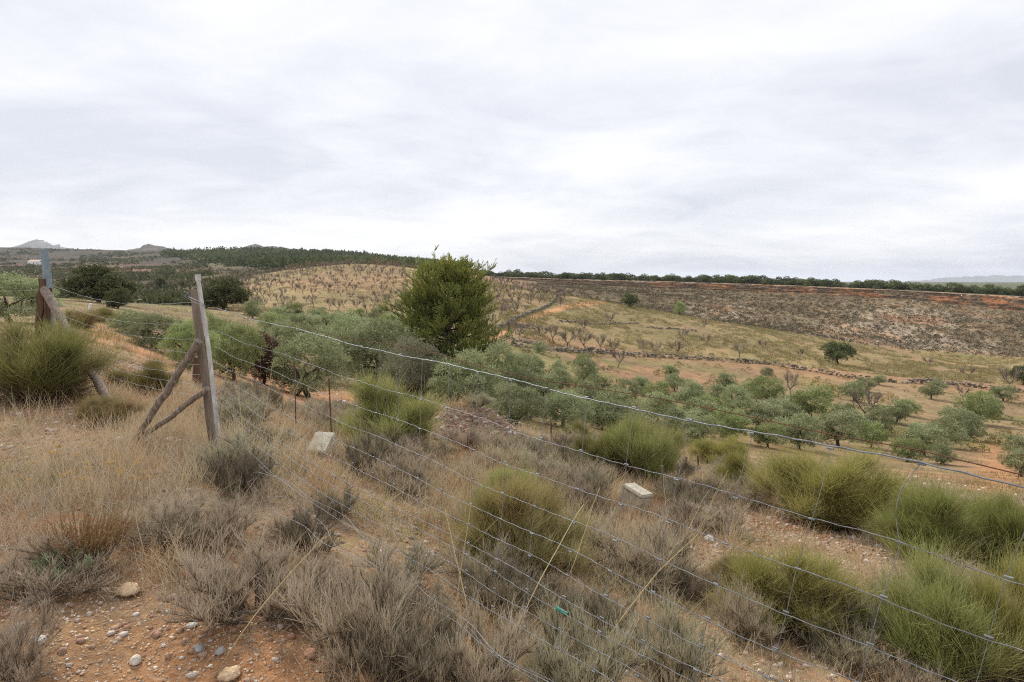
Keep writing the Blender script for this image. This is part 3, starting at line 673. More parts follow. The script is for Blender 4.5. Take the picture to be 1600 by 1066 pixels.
mid = [(843,552,26),(838,580,34),(875,583,30),(910,576,34),(915,600,48),(866,618,60),(1048,590,30),(1198,590,26),(1135,612,38),(935,628,55),
 (980,626,50),(1003,612,40),(1025,634,58),(1075,642,60),(1055,612,36),(1028,662,72),(955,652,70),(905,648,70),(1110,652,52),(1150,642,60),
 (1095,672,72),(1045,690,74),(1200,632,62),(1182,672,76),(1140,690,80),(1222,670,60),(1268,656,74),(1235,645,50),(1250,702,84),(1310,698,92),(1335,627,38),(1352,612,30),
 (1374,602,22),(1372,678,62),(1340,680,60),(1400,662,50),(1418,650,36),(1445,713,70),(1418,722,54),(1482,700,62),(1508,688,60),(1530,664,66),(1492,674,60),
 (1455,624,40),(1468,612,30),(1568,628,38),(1597,745,60),(1590,712,50),(1545,652,44),(1360,700,60),(995,690,70),(940,672,66),(1090,700,70),(1320,660,40),(1075,690,60),(1200,700,60),
 (1470,725,50),(1120,628,40),(1170,620,34),(1440,690,40)]
near_mid = {(1135,612):'small round olive tree alone below the long terrace wall', (1335,627):'small olive tree with thin trunk below the round evergreen oak',(1568,628):'small olive tree at the right edge just below the red track',
 (1198,590):'tiny grey olive tree close under the terrace wall', (1530,664):'wide olive tree at the top of the rightmost diagonal row',(1597,745):'olive tree cut by the right edge of the view, lowest of all',(843,552):'tiny dark green olive at the left end of the terrace wall',
 (1268,656):'wide silvery olive tree, forked trunk, right end of the dense olive band',(1455,624):'pale olive tree beside yellow shrubs in the middle of the right field'}
for x, y, w in mid:
    lb = near_mid.get((x, y), 'one of the many rounded grey-green olive trees in the terraced grove')
    tree(OLIVE_F if random.random() < .8 else OLIVE_FL, 'olive_tree', x, y, w*.98*random.uniform(.85, 1.1), lb, group='olive trees in the terraced grove', hs=random.uniform(.8, .95))
for x, d, w in [(455,105,36),(505,100,38),(530,92,36),(556,108,34),(592,104,44),(612,86,52),(565,76,50),(515,78,60),(470,72,60),(440,84,44),(540,60,70),(500,56,70),(605,62,60),(640,96,34),(430,62,60),(575,96,30),(395,92,40),
                (660,80,50),(640,62,60),(820,56,60),(850,48,60),(828,66,50),(560,88,40),(490,90,40)]:
    tree(OLIVE_F if random.random() < .75 else OLIVE_FL, 'olive_tree', x, 0, w, 'one of the small olive trees in the strip below the bare almond hill', group='olive trees below the almond hill', d=d, hs=.85)

# ------------------------------------------------------------------ almonds
def almond(x, y, h, lb, grp, d=None):
    X, Y, Z = at(x, d) if d else hit(x, y)
    s = h/3.2; dup_tree(random.choice(ALM), 'almond_tree', (X, Y, Z), lb, 'tree', grp, random.random()*6.28, s)
n_al = 0
a0 = math.radians(7); ca, sa = math.cos(a0), math.sin(a0)
cand = []
for i in range(-50, 70):
    for j in range(-50, 60):
        p = i*5.9+(j % 2)*2.9; q = j*5.9+200
        X = -60+p*ca-(q-200)*sa+rng.normal()*.4; Y = 200+p*sa+(q-200)*ca+rng.normal()*.4
        if not (112 < Y < 262): continue
        xp = 800+F*X/Y; yp = HY-gz(X, Y)*F/Y
        lo = np.interp(xp, [330, 400, 500, 600, 760, 900], [470, 486, 492, 494, 500, 470])
        ok = (335 < xp < 640 and yp < lo and Y < 256) or (762 < xp < 905 and 436 < yp < np.interp(xp, [760, 900], [512, 462]))
        if ok and random.random() > .05: cand.append((Y, X, xp))
cand.sort(); far_ = cand[262:]; print('orchard', len(cand))
for Y, X, xp in cand[:262]:
    almond(xp, 0, random.uniform(1.9, 2.9) if xp < 700 else random.uniform(2.8, 3.8), 'one of the bare almond trees planted in rows over the straw-coloured hill', 'bare almond trees on the hill', d=Y)
if far_:
    P_far = np.array([(X, Y, gz(X, Y)) for Y, X, xp in far_]); n_ = len(P_far)
    T0 = curves(P_far, rdir(n_)*.15+[0, 0, 1], .8, 3, .08)
    T1 = curves(np.repeat(T0[:, -1], 5, 0), rdir(n_*5)*np.array([1, 1, .2])+[0, 0, .75], 1.2, 3, .12, .05)
    p_, t_ = pick(T1, n_*60, .2, 1); T2 = curves(p_, t_*.6+rdir(n_*60)*.8+[0, 0, .3], .5, 2, .12)
    kind(build('far_orchard', [tubes(T0, .1, .07, 4), ribbons(T1, .08, .04), ribbons(T2, .024, .012)], M['almond']), 'stuff')
kn = [(800,529),(811,532),(845,533),(864,535),(886,545),(898,532),(916,548),(938,548),(962,553),(1004,549),(1027,556),(1058,557),(1068,534),(952,508),(875,481),(806,488),(842,476),(1155,558),(1103,541),(1191,548),(1250,562),(1240,523),(1452,576),(1514,594),(1236,618),(1358,660),(1506,628),(965,575),(912,520),(1100,515)]
for x, y in kn: almond(x, y, random.uniform(3, 4.2), 'one of the bare almond trees scattered over the terraced yellow knoll', 'bare almond trees on the knoll')
almond(1573, 610, 5, 'leaning bare almond tree beside the red track at the right edge', 'bare almond trees on the knoll')


# ------------------------------------------------------------------ mesa pines
k = 0; x = 742.
while x < 1640 and k < 285:
    Dr = float(rimD(x)); w = random.uniform(7, 15)*(1 if x < 1150 else 1.25)
    for row in range(2 if x < 1300 else 1):
        d = Dr+random.uniform(6, 14)+row*18; X = (x-800)/F*d
        s = float(np.interp(x, [750, 1100, 1300, 1600], [.95, .85, .95, .9]))*random.uniform(.6, 1.3); zt = float(rimTop(x))
        if row == 1: s *= 1.1
        dup_tree(MP[random.randrange(4)], 'plateau_pine', (X, d, zt-1.1), 'one of the dark round pines lined up along the plateau edge', 'tree', 'pines along the plateau edge', random.random()*6.28, (s*1.45, s*1.45, s*1.05)); k += 1
    x += w*(.78 if x < 1200 else .8)
print('mesa pines', k)

M['slopescrub'] = plant_mat('slopescrub', [(.12,.105,.055),(.19,.155,.09),(.15,.135,.07),(.25,.2,.12)], transl=.1)
# ------------------------------------------------------------------ far wood and scrub (stuff)
def clump_field(name, XY, size, q, m, hgt=.8, leaf=.45):
    n = len(XY); X = np.repeat(XY[:, 0], q); Y = np.repeat(XY[:, 1], q); s = np.repeat(size, q)
    Z = ground(XY[:, 0], XY[:, 1]); Z = np.repeat(Z, q)
    d = rdir(n*q); d[:, 2] = np.abs(d[:, 2]); r = s[:, None]*.5*(.55+.45*rng.random((n*q, 1)))
    pos = np.stack([X, Y, Z], 1)+d*r*np.array([1, 1, 2*hgt])
    cr = np.repeat(np.clip(rng.random(n)*.45+1.6*(fbm(XY[:, 0]/(4*size.mean()*3), XY[:, 1]/(8*size.mean()*3), 3)-.33), 0, 1), q)
    return kind(build(name, [leaves(pos, d+rdir(n*q)*.6, s*leaf, s*leaf*.6, aux=np.clip(cr*.7+.3*rng.random(n*q), 0, 1))], m), 'stuff')
def sample(n, xr, yr, f):
    out = []
    while len(out) < n:
        X = rng.uniform(xr[0], xr[1], 4000); lg = np.exp(rng.uniform(math.log(yr[0]), math.log(yr[1]), 4000))
        pr = f(X, lg); keep = rng.random(4000) < pr
        out += [((x_-800)/F*y_, y_) for x_, y_ in zip(X[keep], lg[keep])]
    return np.array(out[:n])
M['woodgreen'] = plant_mat('woodgreen', [(.06,.08,.035),(.12,.15,.055),(.2,.235,.08)], transl=.1)
w = sample(7200, (255, 720), (540, 1520), lambda x, y: (y > np.interp(x, [275, 330, 400, 440], [1200, 950, 700, 540])).astype(float)*(.35+.65*(fbm(x/60, y/200, 3) > .42)))
clump_field('wood', w, rng.uniform(4.5, 12, len(w)), 16, M['woodgreen'], .8)
w = sample(4200, (-150, 330), (130, 2150), lambda x, y: (fbm(x/50+4, np.log(y)*9, 4) > .5)*np.where(y < 400, .35, 1.))
clump_field('far_scrub', w, rng.uniform(2, 7, len(w))*np.interp(w[:, 1], [100, 2000], [.5, 1.3]), 18, M['oak'], .5)
w = sample(1500, (-100, 700), (270, 900), lambda x, y: (x < 650)*(fbm(x/40+4, np.log(y)*12, 4) > .52)*.8)
clump_field('valley_scrub', w, rng.uniform(1.5, 4, len(w)), 16, M['slopescrub'], .5)
w = sample(14000, (840, 1720), (262, 545), lambda x, y: (y < rimD(x)-10)*np.interp(y, [262, 320], [.25, 1])*(.5+.5*(fbm(x/25, y/22, 3) > .5)))
clump_field('slope_scrub', w, rng.uniform(.45, 1.5, len(w)), 12, M['slopescrub'], .4)
M['sloperock'] = plant_mat('sloperock', [(.26,.21,.16),(.34,.29,.23),(.44,.39,.32),(.33,.22,.15)], transl=0)
w = sample(1300, (860, 1700), (262, 500), lambda x, y: (y < rimD(x)-10)*np.clip(np.exp(-((x-1420)/130)**2)+.5*np.exp(-((x-1130)/70)**2)+.12, 0, 1))
def ico():
    t = (1+5**.5)/2; v = norm(np.array([(-1,t,0),(1,t,0),(-1,-t,0),(1,-t,0),(0,-1,t),(0,1,t),(0,-1,-t),(0,1,-t),(t,0,-1),(t,0,1),(-t,0,-1),(-t,0,1)], float))
    f = np.array([(0,11,5),(0,5,1),(0,1,7),(0,7,10),(0,10,11),(1,5,9),(5,11,4),(11,10,2),(10,7,6),(7,1,8),(3,9,4),(3,4,2),(3,2,6),(3,6,8),(3,8,9),(4,9,5),(2,4,11),(6,2,10),(8,6,7),(9,8,1)])
    return v, f
def subdiv(v, f):
    v = list(map(tuple, v)); cache = {}; nf = []
    def mid_(a, b):
        k = (min(a, b), max(a, b))
        if k not in cache: m_ = norm((np.array(v[a])+np.array(v[b]))/2); cache[k] = len(v); v.append(tuple(m_))
        return cache[k]
    for a, b, c in f:
        x, y, z = mid_(a, b), mid_(b, c), mid_(c, a); nf += [(a, x, z), (b, y, x), (c, z, y), (x, y, z)]
    return np.array(v), np.array(nf)
I0 = ico(); I1 = subdiv(*I0); I2 = subdiv(*I1); I3 = subdiv(*I2)
def rocks(P, size, flat=.65, base=I0, sink=.15, jit=.28):
    v, f = base; n = len(P); m = len(v)
    sc3 = np.stack([.7+.6*rng.random(n), .7+.6*rng.random(n), flat*(.6+.6*rng.random(n))], 1)
    V = v[None]*(1+jit*(rng.random((n, m, 1))-.5)*2)*sc3[:, None]*size[:, None, None]*.5
    a = rng.random(n)*6.28; c, s = np.cos(a)[:, None], np.sin(a)[:, None]
    V = np.stack([V[..., 0]*c-V[..., 1]*s, V[..., 0]*s+V[..., 1]*c, V[..., 2]], -1)
    V = V+P[:, None]+np.stack([0*size, 0*size, size*flat*sink], 1)[:, None]
    Fq = (f[None]+(np.arange(n)*m)[:, None, None]).reshape(-1, 3)
    C = np.stack([np.repeat(rng.random(n), m)]*3, 1)
    return V.reshape(-1, 3), Fq, C
kind(build('slope_rocks', [rocks(np.column_stack([w, ground(w[:, 0], w[:, 1])]), rng.uniform(.25, 1.0, len(w)))], M['sloperock']), 'stuff')
# grass on the knoll, almond hill and field floor
def grass_field(name, XY, n, L, W, m, spread=.25, lean=.5):
    k = len(XY); base = np.repeat(XY, n, 0)+rng.normal(size=(k*n, 2))*np.repeat(spread if np.ndim(spread) else np.full(k, spread), n)[:, None]
    Z = ground(base[:, 0], base[:, 1]); P0 = np.column_stack([base, Z-.01])
    LL = np.repeat(L if np.ndim(L) else np.full(k, L), n)*(.5+.7*rng.random(k*n))
    WW = np.repeat(W if np.ndim(W) else np.full(k, W), n)
    P = curves(P0, rdir(k*n)*lean+[0, 0, 1], LL, 2, .15, -.12)
    cr = np.repeat(rng.random(k), n)
    return kind(build(name, [ribbons(P, WW, WW*.3, aux=np.clip(cr*.6+.45*rng.random(k*n), 0, 1))], m), 'stuff')
w = sample(7000, (760, 1720), (104, 262), lambda x, y: (y > np.interp(x, [800, 1000, 1250, 1600], [128, 140, 150, 150]))*(fbm(x/30, y/12, 3) > .42)*np.interp(y,[104,262],[.4,1.]))
grass_field('knoll_grass', w, 12, rng.uniform(.35, .7, len(w)), .09, M['knollgrass'], .45)
w = sample(3500, (330, 910), (112, 262), lambda x, y: (fbm(x/30, y/12, 3) > .45)*1.)
grass_field('hill_grass', w, 9, rng.uniform(.25, .45, len(w)), .08, M['knollgrass'], .5)
w = sample(3000, (100, 1720), (16, 130), lambda x, y: (fbm(x/40+8, np.log(y)*14, 4) > .5)*1.*(~((x > 330) & (x < 640) & (y < 30))))
grass_field('field_grass', w, 12, rng.uniform(.12, .3, len(w)), np.interp(w[:, 1], [16, 130], [.012, .06]), M['knollgrass'], .25)
w = sample(900, (790, 1700), (60, 255), lambda x, y: (fbm(x/40+18, np.log(y)*14, 4) > .55)*1.)
M['yellowshrub'] = plant_mat('yellowshrub', [(.16,.15,.06),(.25,.22,.07),(.33,.28,.09),(.13,.14,.06),(.27,.2,.1)], transl=.2)
clump_field('field_shrubs', w, rng.uniform(.5, 1.5, len(w)), 45, M['yellowshrub'], .45, .18)

# ------------------------------------------------------------------ dry stone walls
def stone_wall(pts, h, label, px=True, dens=7):
    P = np.array([hit(x, y) for x, y in pts]); seg = np.linalg.norm(np.diff(P[:, :2], axis=0), axis=1); cum = np.concatenate([[0], np.cumsum(seg)])
    n = int(cum[-1]*dens); t = rng.random(n)*cum[-1]; X = np.interp(t, cum, P[:, 0]); Y = np.interp(t, cum, P[:, 1])
    Y = Y+rng.normal(size=n)*.15; Z = ground(X, Y); hh = h*(.6+.7*fbm(t/6, t*0, 3))
    Z = Z+rng.random(n)*hh-.1
    o = thing('stone_wall', tuple(P[0]), label, 'wall')
    build('masonry', [rocks(np.stack([X, Y, Z], 1), rng.uniform(.3, .75, n), .6)], M['wallstone'], o).data.transform(__import__('mathutils').Matrix.Translation(-o.location))
stone_wall([(800,540),(835,544),(870,549),(960,553),(1050,560),(1130,565),(1200,570),(1260,580),(1330,591),(1400,599),(1500,603),(1620,616)], .95, 'long dark dry stone terrace wall running between red soil and yellow slope')
stone_wall([(778,514),(800,503),(830,490),(860,478),(900,463)], .8, 'low dry stone wall climbing the knoll beside the red track')
stone_wall([(805,511),(830,513),(860,517)], .8, 'short dark dry stone wall below the red track on the knoll')
stone_wall([(872,503),(900,505),(940,507),(1000,506)], .5, 'thin pale terrace line of stones across the middle of the knoll', dens=4)
stone_wall([(1010,512),(1050,514),(1090,518)], .5, 'broken row of dark stones on the right part of the knoll', dens=4)

# ------------------------------------------------------------------ far farmhouses
def house(x, d, w, label, dz=0):
    X, Y, Z = at(x, d); o = thing('farmhouse', (X, Y, Z+dz), label, 'building'); h = w*.3; dp = w*.6
    def box(x0, x1, y0, y1, z0, z1):
        v = np.array([(a, b, c) for a in (x0, x1) for b in (y0, y1) for c in (z0, z1)], float)
        return v, np.array([(0,1,3,2),(4,6,7,5),(0,4,5,1),(2,3,7,6),(0,2,6,4),(1,5,7,3)])
    build('walls', [box(-w/2, w/2, 0, dp, -2, h)], M['white'], o)
    v = np.array([(-w/2-.4, -.4, h), (w/2+.4, -.4, h), (w/2+.4, dp+.4, h), (-w/2-.4, dp+.4, h), (-w/2, dp/2, h*1.55), (w/2, dp/2, h*1.55)], float)
    build('roof', [(v, np.array([(0,1,5,4),(2,3,4,5)])), (v, np.array([(0,4,3),(1,2,5),(0,3,1),(1,3,2)]))], M['roof'], o)
    for k in (-.3, 0, .3): build('window', [box(w*k-.5, w*k+.5, -.06, .1, h*.35, h*.75)], M['window'], o)
house(52, 1100, 19, 'white farmhouse far away on the brown hills, left of the grey tube post')
house(637, 700, 11, 'white farmhouse on the wooded ridge just left of the big pine top', .5)

# ------------------------------------------------------------------ near vegetation
def broom(x, y, wpx, hpx, fam, label, cat='shrub', d=None, group=None, var=None):
    X, Y, Z = at(x, d) if d else hit(x, y)
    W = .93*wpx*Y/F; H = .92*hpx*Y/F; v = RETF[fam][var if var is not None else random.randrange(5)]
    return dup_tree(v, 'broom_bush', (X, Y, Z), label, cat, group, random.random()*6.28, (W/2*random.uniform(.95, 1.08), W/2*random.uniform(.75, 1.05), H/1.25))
broom(66, 626, 185, 124, 'retama', 'round green broom bush beside the leaning beam at the left edge')
broom(606, 708, 172, 118, 'retama_light', 'big bright green broom bush in the centre, right of the flat concrete box')
broom(995, 755, 118, 98, 'retama_light', 'bright green rounded broom bush just behind the tilted concrete block')
broom(930, 738, 72, 62, 'retama', 'small green broom bush touching the left side of the rounded bright one')
broom(1020, 0, 105, 70, 'retama_light', 'broom bush peeping out behind the top of the rounded bright one', d=15)
broom(1122, 728, 86, 46, 'retama_olive', 'low yellowish broom bush in front of the olive grove, below the top wire')
broom(1165, 782, 115, 74, 'retama_olive', 'olive green broom bush at the left end of the large pair on the right')
broom(1292, 822, 210, 122, 'retama_olive', 'very wide olive green broom bush at the right, with brown underside')
broom(1480, 885, 215, 125, 'retama', 'dark green broom bush behind the fence at the right edge')
broom(1590, 900, 120, 120, 'retama', 'green broom bush cut off by the right edge')
broom(1480, 1062, 205, 180, 'retama_light', 'light green broom bush closest to the camera in the right corner')
broom(1590, 1085, 150, 200, 'retama_olive', 'olive broom bush in the very corner at bottom right')
broom(1232, 985, 215, 125, 'retama_olive', 'brown and green broom bush right of the bare gravel strip')
broom(1150, 930, 80, 60, 'retama_brown', 'small rusty brown broom bush left of the brown and green one')
broom(805, 905, 210, 165, 'retama_brown', 'sparse rust brown broom bush in the middle of the fence')
broom(795, 800, 100, 70, 'retama_light', 'yellow-green broom tuft above the rust brown bush')
broom(225, 615, 100, 50, 'retama_olive', 'low thin broom bush behind the fence, left of the slanting braces')
broom(160, 0, 70, 22, 'retama_olive', 'low yellowish broom bush at the far end of the dirt lane', d=30)
broom(125, 0, 60, 30, 'retama_brown', 'brown dry broom bush right of the grey tube post', d=20)
broom(1440, 770, 110, 45, 'retama_brown', 'rust coloured dry bush behind the two big broom bushes', d=11.5)
broom(1540, 0, 150, 50, 'retama_brown', 'band of orange-brown dry broom near the right edge', d=10)
broom(905, 0, 60, 40, 'retama', 'small green broom bush by the olive tree with forked trunk', d=16)
broom(170, 665, 90, 45, 'retama_brown', 'dry brown broom stems at the foot of the fallen beam')
sh = [(400,968,265,92,'thyme','largest grey thyme cushion above the bare gravel in the lower left',0),
 (560,1035,215,135,'thyme','tall grey thyme bush at the bottom, right of the bare gravel',1),
 (650,1075,170,110,'thyme_green','greenish thyme bush on the bottom edge beside the dry grass',0),
 (372,768,92,56,'thyme_dark','dark twiggy bush directly below the foot of the fence post',0),
 (915,812,85,42,'thyme_dark','dark low twiggy bush left of the tilted concrete block',1),
 (1052,885,64,52,'thyme_dark','dark spiky tuft right of the tilted concrete block',0),
 (1000,920,110,44,'thyme','flat grey bush below the dark spiky tuft',2),
 (760,712,80,34,'thyme','pale grey lavender bush beneath the spoil heap',0),
 (830,722,70,32,'thyme','pale grey lavender bush right of the first one under the spoil heap',0),
 (715,706,70,32,'thyme','pale grey lavender bush next to the central broom bush',0),
 (620,770,110,50,'thyme','grey lavender bush in front of the central broom bush',0),
 (480,860,110,56,'thyme_dark','dark grey bush where the loose wires touch the ground',1),
 (60,935,200,70,'thyme','spreading grey twiggy bush below the orange spurge at far left',2),
 (25,1060,140,80,'thyme','grey cushion in the bottom left corner',1),
 (260,850,140,60,'thyme','grey twiggy cushion right of the orange spurge',2),
 (740,1080,180,110,'thyme','broad grey thyme bush at the bottom centre',0),
 (900,1090,200,110,'thyme_green','green-grey thyme bush on the bottom edge right of centre',0),
 (1050,1080,150,110,'thyme_green','tall green-grey thyme bush at the bottom, left of the gravel strip',1),
 (780,960,150,70,'thyme_dark','dark bush under the rust brown broom',1),
 (1330,1010,120,90,'thyme_green','thin grey-green bush between the two right broom bushes',0),
 (1160,1000,90,70,'thyme','grey bush at the left foot of the brown and green broom',1),
 (1060,830,90,40,'thyme','flat grey bush beyond the dark spiky tuft',2),
 (1130,830,80,36,'thyme','low grey bush in front of the left olive green broom',2)]
for x, y, w, h, fm, lb, v in sh:
    X, Y, Z = hit(x, min(y, 1120)); W = w*Y/F; H = h*Y/F
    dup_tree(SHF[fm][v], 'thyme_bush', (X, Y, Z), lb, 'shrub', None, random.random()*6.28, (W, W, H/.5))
# many more small grey cushions
placed = [(hit(x, min(y, 1120))[:2], w) for x, y, w, h, fm, lb, v in sh]
cnt = 0; tries = 0; pts = []
while cnt < 185 and tries < 9000:
    tries += 1
    Y = math.sqrt(random.uniform(2.2**2, 15.5**2)); xp = random.uniform(-60, 1680); X = (xp-800)/F*Y
    yp = HY-gz(X, Y)*F/Y
    if yp > 1180: continue
    if xp < 340 and yp < 760: continue
    if 620 < xp < 880 and 640 < yp < 705: continue
    if xp < 470 and yp > 925: continue
    if abs(xp-990) < 60 and 770 < yp < 840: continue
    if abs(xp-503) < 40 and 690 < yp < 745: continue
    if 560 < xp < 720 and 830 < yp < 960 and random.random() < .7: continue
    if 1090 < xp < 1400 and 800 < yp < 930 and random.random() < .85: continue
    if 1080 < xp < 1300 and yp > 980 and random.random() < .8: continue
    if 200 < xp < 520 and 780 < yp < 860 and random.random() < .6: continue
    if any((X-a)**2+(Y-b)**2 < (.3)**2 for a, b in pts): continue
    pts.append((X, Y)); cnt += 1
    W = random.uniform(.28, .68)*(1.1 if Y > 5 else .8); H = W*random.uniform(.4, .62)
    fm = random.choices(['thyme', 'thyme_green', 'thyme_dark'], [.5, .33, .17])[0]
    dup_tree(SHF[fm][random.randrange(3)], 'thyme_bush', (X, Y, gz(X, Y)), 'one of the small grey-brown thyme cushions covering the slope around the fence', 'shrub', 'small thyme cushions on the slope', random.random()*6.28, (W, W, H/.5))
print('cushions', cnt)
# dry grass all over the near slope
def nearpts(n, f, ymax=16., ymin=1.7):
    out = []
    while len(out) < n:
        Y = np.sqrt(rng.uniform(ymin**2, ymax**2, 3000)); xp = rng.uniform(-150, 1750, 3000); X = (xp-800)/F*Y
        yp = HY-ground(X, Y)*F/Y; keep = rng.random(3000) < f(xp, yp, X, Y)
        out += list(zip(X[keep], Y[keep]))
    return np.array(out[:n])
def bare(xp, yp):
    b = np.zeros_like(xp)
    b = np.maximum(b, ((xp < 500) & (yp > 930))*.93)
    b = np.maximum(b, (np.abs(xp-640) < 80)*(np.abs(yp-890) < 70)*.6)
    b = np.maximum(b, ((xp > 1080) & (xp < 1420) & (yp > 780) & (yp < 920))*.75)
    b = np.maximum(b, (np.abs(xp-1180) < 130)*(yp > 960)*.65)
    b = np.maximum(b, (xp < 190)*(np.abs(yp-685) < 45)*.92)
    b = np.maximum(b, ((xp > 120) & (xp < 330) & (yp > 500) & (yp < 600))*.9)
    b = np.maximum(b, ((xp > 330) & (xp < 560) & (yp < 655))*.8)
    b = np.maximum(b, (np.abs(xp-400) < 150)*(np.abs(yp-840) < 45)*.75)
    b = np.maximum(b, ((xp > 690) & (xp < 815) & (yp > 640) & (yp < 690))*.95)
    return b
w = nearpts(4200, lambda xp, yp, X, Y: (1-bare(xp, yp))*(fbm(X*1.1, Y*1.1, 3) > .4))
D_ = w[:, 1]
grass_field('dry_grass', w, 36, rng.uniform(.1, .34, len(w)), np.interp(D_, [2, 6, 16], [.0024, .004, .008]), M['straw'], .07, .8)
w = nearpts(3100, lambda xp, yp, X, Y: (1-bare(xp, yp)*.8)*1.)
grass_field('withered_grass', w, 26, rng.uniform(.05, .16, len(w)), np.interp(w[:, 1], [2, 6, 16], [.0024, .004, .008]), M['straw_grey'], .1, 1.6)
M['rustgrass'] = plant_mat('rustgrass', [(.42,.23,.1),(.5,.31,.15),(.36,.2,.09),(.48,.36,.2)], low=(.3,.16,.07), transl=.25)
w = nearpts(1100, lambda xp, yp, X, Y: (fbm(X*.7+29, Y*.7+3, 3) > .5)*(1-bare(xp, yp)*.9))
grass_field('rusty_grass', w, 30, rng.uniform(.1, .34, len(w)), np.interp(w[:, 1], [2, 6, 16], [.0024, .004, .008]), M['rustgrass'], .1, .8)
w = nearpts(900, lambda xp, yp, X, Y: (fbm(X*.8+9, Y*.8, 3) > .52)*(1-bare(xp, yp)*.9))
grass_field('green_grass', w, 26, rng.uniform(.05, .2, len(w)), np.interp(w[:, 1], [2, 6, 16], [.0024, .004, .008]), M['greengrass'], .07, .8)
# tall golden grass round the post and along the fence
def px_area(n, boxes):
    o = []
    for x0, x1, y0, y1, m in boxes:
        for _ in range(int(n*m)):
            X, Y, Z = hit(random.uniform(x0, x1), random.uniform(y0, y1)); o.append((X, Y))
    return np.array(o)
w = px_area(100, [(180, 330, 690, 780, .45), (330, 470, 690, 760, .6), (60, 240, 720, 800, .5), (230, 330, 620, 700, .3), (660, 960, 740, 860, .8), (930, 1100, 760, 900, .5), (1400, 1600, 800, 850, .3), (0, 200, 640, 740, .3)])
grass_field('tall_dry_grass', w, 18, rng.uniform(.2, .42, len(w)), np.interp(w[:, 1], [2, 6, 16], [.0024, .0036, .006]), M['straw'], .09, .55)
w = px_area(100, [(0, 340, 690, 800, 1.1), (150, 480, 700, 860, .9), (0, 60, 760, 900, .4)])
grass_field('tangled_grass', w, 26, rng.uniform(.1, .3, len(w)), np.interp(w[:, 1], [2, 6, 16], [.0024, .0036, .006]), M['straw_grey'], .12, 1.3)
# long bleached stalks
st = []
for x, y, L, dx in [(335,1062,.7,.5),(640,1040,.85,0),(700,1060,.8,.05),(740,1050,.75,-.05),(800,1010,.8,.35),(905,1066,.9,.55),(1410,980,.45,0),(1530,1040,.5,.1),(1060,880,.7,.25),(1045,880,.75,0),(395,720,.9,.2),(380,730,.8,0),(420,700,.9,.35),(430,720,.75,.5),(385,730,.7,-.1),
                    (1085,850,.8,.4),(1100,820,.6,.3),(700,900,.5,.6),(860,960,.8,.5),(240,910,.4,-.3),(1240,900,.5,.2),(1300,940,.45,.3),(30,760,.4,.3),(660,900,.6,0),(1320,990,.5,-.2)]:
    X, Y, Z = hit(x, y); st.append((X, Y, Z, L, dx))
st = np.array(st)
kind(build('bleached_stalks', [tubes(curves(st[:, :3], np.stack([st[:, 4], st[:, 4]*.2, 1-.3*np.abs(st[:, 4])], 1), st[:, 3], 7, .05, -.03), .0032, .0015, 5)], M['straw']), 'stuff')
# fallen straw and twigs
w = nearpts(15000, lambda xp, yp, X, Y: np.ones_like(X), ymax=13)
P0 = np.column_stack([w, ground(w[:, 0], w[:, 1])+.012]); dd = rdir(len(w))*np.array([1, 1, .18])
kind(build('fallen_twigs', [ribbons(curves(P0, dd, .04+.14*rng.random(len(w)), 3, .2), np.interp(w[:, 1], [2, 13], [.0026, .007]), .0015)], M['straw_grey']), 'stuff')
w = px_area(100, [(690, 810, 640, 690, 6.)])
P0 = np.column_stack([w, ground(w[:, 0], w[:, 1])+.03]); kind(build('heaped_twigs', [ribbons(curves(P0, rdir(len(w))*np.array([1, 1, .35]), .15+.3*rng.random(len(w)), 3, .2), .009, .005)], M['straw_grey']), 'stuff')
# gravel
w = nearpts(19000, lambda xp, yp, X, Y: .18+bare(xp, yp)*.82, ymax=14)
sz = (.008+.034*rng.random(len(w))**3)*np.interp(w[:, 1], [2, 14], [.9, 2.4])
kind(build('gravel', [rocks(np.column_stack([w, ground(w[:, 0], w[:, 1])]), sz, .75, I0, jit=.3)], M['gravel']), 'stuff')
w = px_area(100, [(690, 815, 642, 690, 3.)])
kind(build('rubble', [rocks(np.column_stack([w, ground(w[:, 0], w[:, 1])]), -.0+.02+.10*rng.random(len(w))**3, .8, I0, jit=.3)], M['gravel']), 'stuff')
w = nearpts(500, lambda xp, yp, X, Y: (xp > 380)*(Y > 10)*1., ymax=34, ymin=10)
kind(build('field_stones', [rocks(np.column_stack([w, ground(w[:, 0], w[:, 1])]), rng.uniform(.05, .16, len(w)), .6, I1, jit=.2)], M['gravel']), 'stuff')

w = nearpts(9000, lambda xp, yp, X, Y: ((xp < 560) & (yp > 900))*1.+((xp > 1080) & (xp < 1420) & (yp > 780))*.25, ymax=8)
kind(build('fine_gravel', [rocks(np.column_stack([w, ground(w[:, 0], w[:, 1])]), .005+.014*rng.random(len(w))**2, .7, I0, jit=.3)], M['gravel']), 'stuff')
w = nearpts(2600, lambda xp, yp, X, Y: ((xp < 560) & (yp > 880))*1., ymax=5)
P0 = np.column_stack([w, ground(w[:, 0], w[:, 1])+.01]); kind(build('thin_litter', [ribbons(curves(P0, rdir(len(w))*np.array([1, 1, .2]), .03+.12*rng.random(len(w)), 3, .25), .002, .001)], M['straw_grey']), 'stuff')
